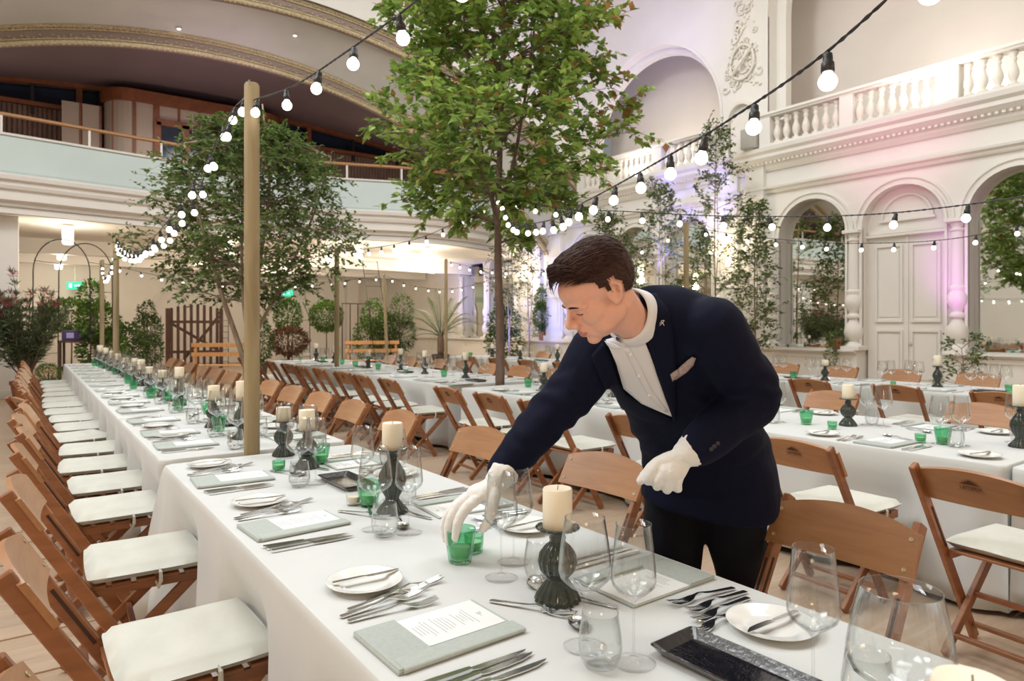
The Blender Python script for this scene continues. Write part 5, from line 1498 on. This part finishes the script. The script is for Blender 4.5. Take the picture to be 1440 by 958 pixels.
# the tall leafy tree rising between the tables of the middle row
tree('hornbeam_tree', 'tall leafy green tree whose slim trunk rises between two middle row tables', 4.53, 6.55,
     [([(0, 0, 0), (.03, .01, 1.2), (-.01, 0, 2.4), (.02, 0, 3.6), (.05, -.03, 4.8), (.02, 0, 6.9)], .062), ([(0, 0, 2.6), (-.2, .1, 3.6), (-.42, .1, 5.0), (-.55, 0, 6.4)], .03), ([(0, 0, 2.75), (.18, -.1, 3.5), (.45, -.1, 5.0), (.6, 0, 6.3)], .028)],
     interp([(2.35, .25), (2.6, .62), (2.95, 1.12), (3.35, 1.55), (3.75, 1.68), (4.15, 1.35), (4.6, 1.32), (5.2, 1.18), (6.0, 1.15), (6.8, .6)]), 120, 17, 11, .118, M['leaf'], M['bark'], 3, up=.55, single=300, zr=(2.5, 6.8),
     redzone=lambda p: .28 if (CR.dot(p) > .95 and p.z > 3.0) else .03)
# birch between the left and the middle row
tree('birch_tree', 'many stemmed small leaved birch behind the thick wooden post', 2.55, 9.9,
     [([(0, 0, 0), (-.02, 0, .8), (-.3, .1, 1.8), (-.6, 0, 2.8), (-.8, .1, 3.9)], .05), ([(.05, 0, 0), (.1, 0, 1.0), (.15, 0, 2.2), (.3, 0, 3.4), (.2, 0, 4.6)], .045),
      ([(0, .05, 0), (.02, .1, 1.0), (.45, .0, 2.0), (.85, -.2, 3.0), (1.1, -.3, 3.9)], .035), ([(0, -.05, 0), (0, -.1, .9), (-.1, -.1, 2.0), (-.1, -.1, 3.2), (-.1, -.1, 4.2)], .035)],
     interp([(1.75, .5), (2.1, 1.2), (2.6, 1.5), (3.2, 1.35), (3.6, 1.05), (4.0, .7), (4.5, .3)]), 130, 17, 12, .068, M['birchleaf'], M['birch'], 8, up=.2, single=0, zr=(1.8, 4.3), twl=.40)
def slim(name, lab, x, y, h, R_, seed, za=1.1, sparse=.8, nb=26, L=.075, ntw=11, z0=0):
    return tree(name, lab, x, y, [([(0, 0, 0), (.02, .02, h*.3), (-.04, 0, h*.6), (.03, 0, h)], .022), ([(.12, .05, 0), (.1, .1, h*.3), (.2, .1, h*.55), (.15, .1, h*.85)], .016)],
                interp([(za, R_*.45), (za+(h-za)*.35, R_), (za+(h-za)*.7, R_*.75), (h, R_*.25)]), nb, ntw, 8, L, M['birchleaf'], M['birch'], seed, up=.7, zr=(za, h), sparse=sparse, twl=.45, z0=z0, group=None)
slim('young_birch', 'tall young birch with airy leaves rising to the gallery right of the man', 11.7, 8.95, 5.7, .72, 31, nb=44, ntw=14)
slim('young_birch', 'slender young birch against the violet lit arcade behind the man', 11.4, 10.2, 4.6, .7, 32, nb=44, ntw=14)
slim('young_birch', 'airy young birch with trailing leaves in front of the arch mirror left of the door', 11.7, 8.0, 3.9, .5, 33, za=.9, nb=40, ntw=14)
slim('young_birch', 'dense young birch behind the man close to the second arch mirror', 11.3, 11.7, 4.2, .8, 34, za=.8, nb=50, ntw=15)
slim('young_birch', 'sparse young birch by the far pilasters just left of the man\'s head', 11.4, 15.0, 4.1, .6, 35, za=1.0, sparse=.5)
slim('young_birch', 'sparse young birch directly right of the tall tree trunk', 11.0, 15.4, 4.1, .8, 36, za=2.2, sparse=.5, nb=30)
tree('trailing_plant', 'leafy plant at the right edge beside the wide arch mirror', 11.2, 4.15, [([(0, 0, 0), (.02, 0, .5), (0, .05, 1.1)], .02)], interp([(.5, .3), (.9, .35), (1.3, .15)]), 16, 6, 7, .06, M['birchleaf'], M['birch'], 41, zr=(.5, 1.25), twl=.3)
# overhanging leaves at the far left edge of the picture
# ------------------------------------------------------------------ potted shrubs
def pot(t, r, h, m='terracotta'):
    q = MB().lathe([(0, 0), (r*.72, 0), (r*.76, .01), (r*.97, h*.82), (r*1.06, h*.84), (r*1.06, h), (r*.94, h), (r*.9, h*.86), (0, h*.86)], 24, cap=False).build('pot', M[m], t); auto_smooth(q, 40)
    MB().lathe([(0, h*.87), (r*.92, h*.87)], 20).build('soil', M['soil'], t)
def shrub(name, lab, x, y, blobs, n, L, m, seed, potr=.22, poth=.35, trunk=None, potm='darkpot', z0=0, wl=.5, cat='shrub'):
    r = random.Random(seed); t = thing(name, lab, cat, (x, y, z0)); pot(t, potr, poth, potm); lv = Leaves(); wood = MB()
    tot = sum(b[3]*b[4] for b in blobs)
    for (cx, cy, cz, rx, rz) in blobs:
        for i in range(int(n*rx*rz/tot)):
            d = rv(r); k = r.uniform(.45, 1)**.5
            p = Vector((cx+d.x*rx*k, cy+d.y*rx*k, cz+d.z*rz*k)); ld = (d+rv(r)*.7+Vector((0, 0, .3))).normalized()
            lv.add(p, ld, (Vector((0, 0, 1))+rv(r)*.8).normalized(), L*r.uniform(.7, 1.3), L*wl, max(0, min(.93, r.gauss(.42, .25))))
        if trunk is None or cz > trunk:
            for i in range(7):
                d = rv(r); wood.tube(bez((0, 0, poth*.8), (cx*.5, cy*.5, cz*.6), (cx+d.x*rx*.7, cy+d.y*rx*.7, cz+abs(d.z)*rz*.5), 5), [.012, .011, .009, .007, .005, .003], 5, cap=False)
    top = max(b[2] for b in blobs)
    wood.tube([(0, 0, poth*.8), (.01, 0, top*.5), (0, 0, top)], [.02, .018, .012], 7)
    wood.build('stems', M['bark'], t, smooth=True); lv.build('foliage', M[m], t); return t
shrub('potted_shrub', 'green bushy plant in a terracotta pot on the ledge by the far pilasters', 12.86, 16.25, [(0, 0, .75, .28, .45), (0, 0, 1.25, .22, .35)], 1500, .085, 'boxleaf', 51, .11, .26, potm='terracotta', z0=.973)
shrub('potted_shrub', 'trailing potted plant on the ledge left of the white door', 12.92, 7.0, [(0, -.05, .25, .22, .12), (-.25, 0, -.1, .1, .3)], 450, .06, 'birchleaf', 52, .11, .2, potm='terracotta', z0=.973)
shrub('conifer', 'dark conical evergreen just right of the tall tree trunk', 11.6, 16.5, [(0, 0, .9, .6, .5), (0, 0, 1.5, .5, .5), (0, 0, 2.1, .28, .45)], 3000, .09, 'shrubleaf', 53)
shrub('potted_shrub', 'upright green hedge shrub behind the leaning iron trellis', 8.7, 19.3, [(-.2, 0, 1.0, .45, .7), (.3, 0, 1.1, .45, .8), (0, 0, 1.7, .4, .55)], 3600, .09, 'boxleaf', 54, .3, .4)
shrub('potted_shrub', 'spiky blue green bush between the hedge shrub and the palm', 9.4, 19.0, [(0, 0, 1.2, .5, .6), (.1, 0, 1.9, .35, .5), (-.3, 0, .9, .4, .4)], 2200, .14, 'shrubleaf', 55, .25, .35, wl=.22)
shrub('topiary_tree', 'round clipped topiary ball on a slim stem left of the thin middle post', 7.45, 20.0, [(0, 0, 1.72, .5, .48)], 3200, .075, 'boxleaf', 56, .22, .35, trunk=9)
shrub('potted_shrub', 'bronze leaved bush with a green top behind the middle row', 6.6, 20.9, [(0, 0, .95, .6, .45)], 1700, .10, 'redleaf', 57, .25, .35)
shrub('topiary_tree', 'egg shaped green bush growing above the bronze leaved bush', 6.75, 21.5, [(0, 0, 1.75, .42, .55)], 1700, .085, 'boxleaf', 58, .2, .35, trunk=9)
shrub('conifer', 'dark conical potted evergreen left of the dark picket gate', 2.6, 20.0, [(0, 0, .8, .42, .45), (0, 0, 1.3, .38, .45), (0, 0, 1.75, .22, .35)], 2400, .08, 'shrubleaf', 59)
shrub('potted_shrub', 'yellow green shrub under the garden arch beside the far wooden posts', 1.45, 17.9, [(0, 0, .9, .5, .5), (-.1, 0, 1.5, .42, .5), (-.25, 0, 2.1, .22, .35)], 2000, .12, 'boxleaf', 60)
shrub('potted_shrub', 'dark low bush behind the far end of the left table row', 1.95, 18.6, [(0, 0, .9, .55, .6)], 1500, .10, 'shrubleaf', 61)
shrub('topiary_tree', 'dark green clipped bush seen through the garden arch', 1.0, 21.3, [(0, 0, 1.7, .6, .45)], 2200, .09, 'boxleaf', 62, .22, .35, trunk=9)
shrub('topiary_tree', 'small round moss green topiary ball beside the last left chairs', .35, 14.9, [(0, 0, .58, .2, .18)], 1500, .03, 'boxleaf', 63, .12, .42)
shrub('potted_shrub', 'dark bush right of the far birch stems near the bench', 5.2, 19.0, [(0, 0, 1.0, .35, .7)], 1200, .09, 'shrubleaf', 64)
# oleanders with pink blossoms at the left edge
def oleander(lab, x, y, R_, h, seed):
    r = random.Random(seed); t = thing('oleander', lab, 'shrub', (x, y, 0)); pot(t, .24, .42, 'terracotta'); wood = MB(); lv = Leaves(); fl = []
    for i in range(58):
        a = r.uniform(0, 6.3); rr = R_*r.random()**.5; z = h-.75*(rr/R_)**2*h*.4-r.uniform(0, .7)
        e = Vector((rr*math.cos(a), rr*math.sin(a), z)); Cc = bez((0, 0, .35), (e.x*.35, e.y*.35, z*.6), e, 10)
        wood.tube(Cc, [.012*(1-i_/11)+.003 for i_ in range(11)], 4, cap=False)
        for k in range(4, 11):
            for q in range(13):
                d = ((Cc[k]-Cc[k-1]).normalized()+rv(r)*.9).normalized(); lv.add(Cc[k]+rv(r)*.03, d, rv(r), r.uniform(.11, .18), .022, max(0, min(.93, r.gauss(.45, .25))), .05)
        if z > h*.72 and r.random() < .9: fl.append(e)
    wood.build('stems', M['bark'], t, smooth=True); lv.build('foliage', M['oleander'], t)
    for e in fl[:30]:
        q = MB()
        for k in range(12):
            c = e+rv(r)*.07
            for j in range(5):
                a = 2*PI*j/5; d = Vector((math.cos(a), math.sin(a), .3)); s = d.cross(Vector((0, 0, 1))).normalized()
                q.add([c, c+d*.03+s*.018, c+d*.05, c+d*.03-s*.018], [(0, 1, 2, 3)])
        q.build('blossom_cluster', M['pink'], t, kind='stuff')
    return t
oleander('large oleander with pink blossoms standing by the white pier at the left edge', .02, 15.35, .62, 2.5, 71)
oleander('smaller pink flowering oleander at the far left edge of the picture', -.72, 14.9, .5, 2.15, 72)
# date palm
def palm(x, y):
    r = random.Random(9); t = thing('palm', 'potted date palm with arching fronds before the blue lit arch', 'palm', (x, y, 0)); pot(t, .26, .55, 'darkpot')
    st = MB().lathe([(.09, .5), (.11, .7), (.10, 1.0), (.07, 1.2)], 12); st.build('stem', M['bark'], t, smooth=True)
    for i in range(26):
        a = i*2.4; el = R(r.uniform(5, 85)); L = r.uniform(1.3, 1.75); d = Vector((math.cos(a)*math.cos(el), math.sin(a)*math.cos(el), math.sin(el)))
        p0 = Vector((0, 0, 1.1)); P = bez(p0, p0+d*L*.6+Vector((0, 0, .12)), p0+d*L+Vector((0, 0, -.65*math.cos(el))), 14)
        lv = Leaves(); w_ = MB().tube(P, [.010*(1-k/16) for k in range(15)], 4)
        for k in range(3, 15):
            tg = (P[k]-P[k-1]).normalized(); sd = tg.cross(Vector((0, 0, 1))).normalized()
            for q in range(2):
                pp = P[k-1].lerp(P[k], q/2)
                for s in (-1, 1): lv.add(pp, (sd*s+tg*.75+Vector((0, 0, .25))+rv(r)*.08).normalized(), Vector((0, 0, 1)), .30*(1-abs(k-8)/16), .018, r.uniform(.2, .9), .12)
        o = lv.build('frond', M['palmleaf'], t, None); w2 = w_.build('frond_rib', M['palmleaf'], o)
    return t
palm(10.3, 18.0)

# ------------------------------------------------------------------ posts, string lights
post_m = MB()
def post(x, y, h, lab, r=.041, lean=(0, 0)):
    t = thing('wooden_post', lab, 'post', (x, y, 0))
    n = 24; q = MB().lathe([(r*1.02, 0), (r, h*.3), (r*.98, h*.7), (r*.96, h-.012), (r*.82, h)], n)
    q.v = [(a+lean[0]*c/h, b+lean[1]*c/h, c) for a, b, c in q.v]
    o = q.build('post_shaft', M['post'], t); auto_smooth(o, 50)
    MB().lathe([(.0, 0), (.22, 0), (.22, .012), (.02, .014)], 20).build('floor_plate', M['iron'], t)
    MB().tube([(lean[0], lean[1], h-.02), (lean[0]-.02, lean[1]-.03, h+.005), (lean[0]-.03, lean[1]-.05, h-.005), (lean[0]-.03, lean[1]-.055, h-.03)], .003, 5).build('wire_hook', M['steel'], t)
    return t
post(1.0, 3.80, 2.76, 'thick pine post rising between the two nearest left row tables')
post(1.09, 11.48, 2.77, 'second pine post farther along the left table row')
post(1.22, 15.35, 2.72, 'farthest pine post beyond the end of the left table row')
post(4.25, 10.92, 2.72, 'thin pine post rising from the far middle table row')
post(7.55, 15.9, 2.75, 'slightly leaning far pine post before the hedge shrub', lean=(-.12, 0))
post(8.18, 6.80, 3.0, 'pine post in the wall table row right behind the man')
post(1.06, -.32, 2.76, 'pine post at the near end of the left table row')
post(4.5, -.75, 2.76, 'pine post at the near end of the middle table row')
post(8.2, 1.2, 2.9, 'pine post at the near end of the wall table row')
sock_me = MB().lathe([(.006, .018), (.013, .012), (.0145, 0), (.0145, -.012), (.0185, -.016), (.0195, -.042), (.017, -.044)], 16).mesh('socket'); sock_me.materials.append(M['black'])
bulb_me = MB().lathe([(.013, -.040), (.0155, -.048)]+[(.0275*math.sin(a), -.073-.0275*math.cos(a)) for a in [R(145-145*i/10) for i in range(10)]][::1]+[(0, -.1005)], 18, cap=False).mesh('bulb'); bulb_me.materials.append(M['bulb'])
for q in (sock_me, bulb_me): q.polygons.foreach_set('use_smooth', [True]*len(q.polygons))
def string(lab, pts, sp, off=0, twist=True, r=.0042, seed=1):
    rr = random.Random(seed); P = catmull(pts, 14); L = [0]
    for a, b in zip(P[:-1], P[1:]): L.append(L[-1]+(b-a).length)
    t = thing('string_light', lab, 'string lights', tuple(P[0])); o0 = P[0]
    rel = [p-o0 for p in P]
    n = max(2, int(L[-1]/.03)); F = []
    def at(s):
        s = max(0, min(L[-1]-1e-6, s)); i = max(0, min(len(L)-2, int(np.searchsorted(L, s)-1))); return rel[i].lerp(rel[i+1], (s-L[i])/max(1e-9, L[i+1]-L[i]))
    for ph in ((0, PI) if twist else (0,)):
        path = []
        for i in range(n+1):
            s = L[-1]*i/n; p = at(s); a = s*70+ph; path.append(p+Vector((0, math.cos(a), math.sin(a)))*.0030*(1 if twist else 0))
        MB().tube(path, r if not twist else r*.75, 5).build('cord', M['black'], t, smooth=True)
    s = off
    while s < L[-1]:
        p = at(s); o = link('socket', sock_me, None, t, p-Vector((0, 0, .018)), (R(rr.uniform(-16, 16)), R(rr.uniform(-16, 16)), 0))
        link('bulb', bulb_me, None, o); o.scale = (.87, .87, .87); s += sp*rr.uniform(.88, 1.1)
    return t
def pz(px, py, Z, dz=.09): p = W(px, py, Z); return (p.x, p.y, p.z+dz)
string('string lights sagging overhead from the thick post towards the camera', [(1.0, 3.76, 2.66), (1.03, 3.2, 2.58), (1.05, 2.6, 2.55), (1.05, 1.85, 2.52), (1.06, .8, 2.56), (1.06, -.28, 2.72)], .41, .05, seed=1)
string('string lights sweeping from the tall tree down over the table to the upper right', [(4.50, 6.49, 2.98), (3.9, 5.4, 2.47), (3.3, 4.1, 2.26), (2.73, 3.03, 2.19), (2.46, 2.5, 2.165), (2.13, 1.82, 2.15), (1.93, 1.43, 2.14), (1.66, .86, 2.18), (1.40, .32, 2.35), (1.08, -.28, 2.72)], .33, .1, seed=2)
string('string lights running along the middle table row from the tall tree', [(4.57, 6.5, 2.96), (4.5, 5.4, 2.66), (4.5, 4.46, 2.50), (4.5, 3.2, 2.29), (4.5, 1.9, 2.16), (4.5, .6, 2.25), (4.5, -.7, 2.7)], .42, .3, seed=3)
string('string lights running along the wall table row from its pine post', [(8.2, 6.76, 2.94), (8.2, 5.57, 2.66), (8.2, 4.2, 2.44), (8.2, 2.8, 2.42), (8.2, 1.25, 2.85)], .40, .3, seed=4)
string('string lights falling from the thick post away along the left table row', [(.98, 3.83, 2.70), (1.05, 4.5, 2.78-.0), (1.05, 4.97, 2.66), (1.06, 5.65, 2.42), (1.06, 7.1, 2.28), (1.07, 8.8, 2.30), (1.08, 10.4, 2.5), (1.09, 11.44, 2.73)], .37, .08, seed=5)
string('second string lights from the thick post passing through the birch', [(.97, 3.84, 2.68), (.95, 4.6, 2.52), (.93, 5.3, 2.36), (.93, 6.5, 2.24), (.98, 8.2, 2.22), (1.03, 10, 2.4), (1.08, 11.45, 2.7)], .45, .3, seed=6)
string('string lights bunched between the two farthest left posts', [(1.1, 11.5, 2.70), (1.12, 12.6, 2.35), (1.16, 14, 2.3), (1.2, 15.3, 2.66)], .33, .15, seed=7)
string('string lights crossing the far hall behind the birch', [(1.25, 15.35, 2.65), (2.6, 15.6, 2.42), (4.4, 15.8, 2.38), (6.0, 15.9, 2.5), (7.4, 15.9, 2.7)], .42, .3, seed=8)
string('string lights from the far leaning post towards the blue lit arch', [(7.5, 15.9, 2.7), (8.4, 16.1, 2.5), (9.6, 16.3, 2.45), (11.0, 16.5, 2.75), (12.6, 16.6, 3.3)], .42, .2, seed=9)
string('string lights from the tall tree to the thin middle post', [(4.5, 6.62, 2.95), (4.4, 7.8, 2.68), (4.35, 9.2, 2.62), (4.27, 10.9, 2.68)], .42, .2, seed=10)
string('string lights behind the man from the wall row post to the left', [(8.16, 6.84, 2.92), (8.1, 8.2, 2.6), (8.1, 10, 2.5), (8.2, 12.5, 2.7), (8.3, 14.2, 3.0)], .5, .3, seed=11)
post(8.3, 14.25, 3.05, 'far pine post beyond the end of the wall table row')

# ------------------------------------------------------------------ far furniture
def tube_obj(parent, name, P, r, m, n=6): return MB().tube(P, r, n).build(name, m, parent, smooth=True)
ga = thing('garden_arch', 'tall black iron garden arch at the left behind the table end', 'garden arch', (.78, 15.6, 0), R(-8))
for k, (dx, dy) in enumerate(((-.17, -.28), (.17, .28))):
    P = [(dx-.46, dy, 0), (dx-.46, dy, 1.3), (dx-.45, dy, 2.2)]+[(dx-.45*math.cos(a), dy, 2.45+.62*math.sin(a)) for a in [PI*i/16 for i in range(17)]]+[(dx+.45, dy, 2.2), (dx+.46, dy, 1.3), (dx+.46, dy, 0)]
    tube_obj(ga, 'hoop', P, .011, M['iron'])
for s in (-1, 1):
    for z in (.3, .9, 1.5, 2.1, 2.65): tube_obj(ga, 'rung', [(s*.455-.17+(.02 if z > 2.4 else 0)*-s, -.28, z), (s*.455+.17, .28, z)], .006, M['iron'])
tr_ = thing('iron_trellis', 'leaning iron ladder trellis behind the middle row', 'trellis', (8.2, 17.4, 0))
for s in (-1, 1): tube_obj(tr_, 'rail', [(s*.26, 0, 0), (s*.22-.35, .3, 3.25)], .010, M['iron'])
for i in range(9):
    u = .15+i*.105; tube_obj(tr_, 'rung', [(-.26+.04*u-.35*u, .3*u, 3.25*u), (.26-.04*u-.35*u, .3*u, 3.25*u)], .006, M['iron'])
tr_ = thing('iron_trellis', 'dark square iron frame beside the hedge shrub', 'trellis', (8.1, 19.6, 0))
for x in (-.3, -.05, .2): tube_obj(tr_, 'rail', [(x, 0, 0), (x, 0, 2.1)], .018, M['gate'])
tube_obj(tr_, 'rung', [(-.32, 0, 2.1), (.6, 0, 2.1)], .018, M['gate']); tube_obj(tr_, 'rail', [(.6, 0, 0), (.6, 0, 2.1)], .018, M['gate'])
tr_ = thing('iron_trellis', 'slim iron obelisk trellis right of the bronze leaved bush', 'trellis', (7.35, 22.0, 0))
for s in (-1, 1): tube_obj(tr_, 'rail', [(s*.3, 0, 0), (s*.28, 0, 1.7), (s*.05, 0, 2.2)], .012, M['iron'])
for z in (.4, .8, 1.2, 1.6): tube_obj(tr_, 'rung', [(-.29, 0, z), (.29, 0, z)], .008, M['iron'])
gt = thing('picket_gate', 'dark brown wooden picket gate with rounded top standing at the far wall', 'gate', (4.6, 24.5, 0), R(-20))
for i in range(8):
    x = -.7+i*.2; h = 2.0+.16*math.sin(PI*(i+.5)/8)
    MB().prism([(x-.045, .12), (x+.045, .12), (x+.045, h-.04), (x, h), (x-.045, h-.04)], 'y', -.012, .012).build('picket', M['gate'], gt)
for z in (.55, 1.55): MB().box((0, .03, z), (1.6, .03, .09)).build('cross_rail', M['gate'], gt)
MB().bar((-.72, .035, 1.5), (.72, .035, .6), .09, .03, up=(0, 1, 0)).build('brace', M['gate'], gt)
MB().bar((-.3, .06, .35), (.75, .06, 1.75), .09, .03, up=(0, 1, 0)).build('brace', M['gate'], gt)
for s in (-1, 1): MB().box((s*.82, .03, 1.0), (.11, .11, 2.0)).build('gate_post', M['gate'], gt)
for x in (-1.05, 1.05):
    tr_ = thing('iron_trellis', 'thin wire trellis on the %s side of the picket gate' % ('left' if x < 0 else 'right'), 'trellis', (4.6+x*.94, 24.9-x*.34, 0), R(-20))
    for s in (-1, 1): tube_obj(tr_, 'rail', [(s*.09, 0, 0), (s*.09, 0, 1.75)], .012, M['iron'])
    for k in range(8): tube_obj(tr_, 'rung', [(-.09, 0, .2+k*.2), (.09, 0, .2+k*.2)], .008, M['iron'])
bench_m = woodmat('honey_bench_wood', (.46, .22, .07), (.58, .31, .12), 5, .5, (6, 1, 1))
for i, (x, y, rz, lb) in enumerate(((3.9, 17.6, -28, 'honey wooden bench with slatted back below the birch, left of the post'), (7.9, 17.6, -20, 'honey wooden bench behind the middle row near the hedge shrub'))):
    b = thing('wooden_bench', lb, 'bench', (x, y, 0), R(rz))
    for z in (.72, .95): MB().box((0, .2, z), (1.5, .03, .10), bev=.004).build('back_slat', bench_m, b)
    for yy_ in (-.14, 0, .14): MB().box((0, yy_, .46), (1.5, .12, .03), bev=.004).build('seat_slat', bench_m, b)
    for s in (-1, 1):
        MB().box((s*.66, .235, .5), (.06, .04, 1.0)).build('upright', bench_m, b); MB().box((s*.66, -.14, .22), (.06, .05, .44)).build('leg', bench_m, b); MB().box((s*.66, .05, .42), (.05, .40, .05)).build('bearer', bench_m, b)
bt = thing('bar_table', 'dark high table carrying a violet crate behind the garden arch', 'table', (1.0, 18.0, 0), R(-12))
MB().box((0, 0, 1.08), (.75, .5, .05)).build('table_top', M['gate'], bt)
for sx in (-1, 1):
    for sy in (-1, 1): MB().box((sx*.33, sy*.2, .53), (.045, .045, 1.06)).build('leg', M['gate'], bt)
cr = thing('violet_crate', 'violet crate with white print on the high dark table', 'crate', (1.0, 18.0, 1.107), R(-12))
MB().box((0, 0, .11), (.62, .36, .22), bev=.01).build('crate_box', M['crate'], cr)
for x in (-.15, .15): MB().box((x, -.183, .11), (.14, .006, .12)).build('label_plate', mat('pale_violet', (.35, .32, .6), .6), cr)
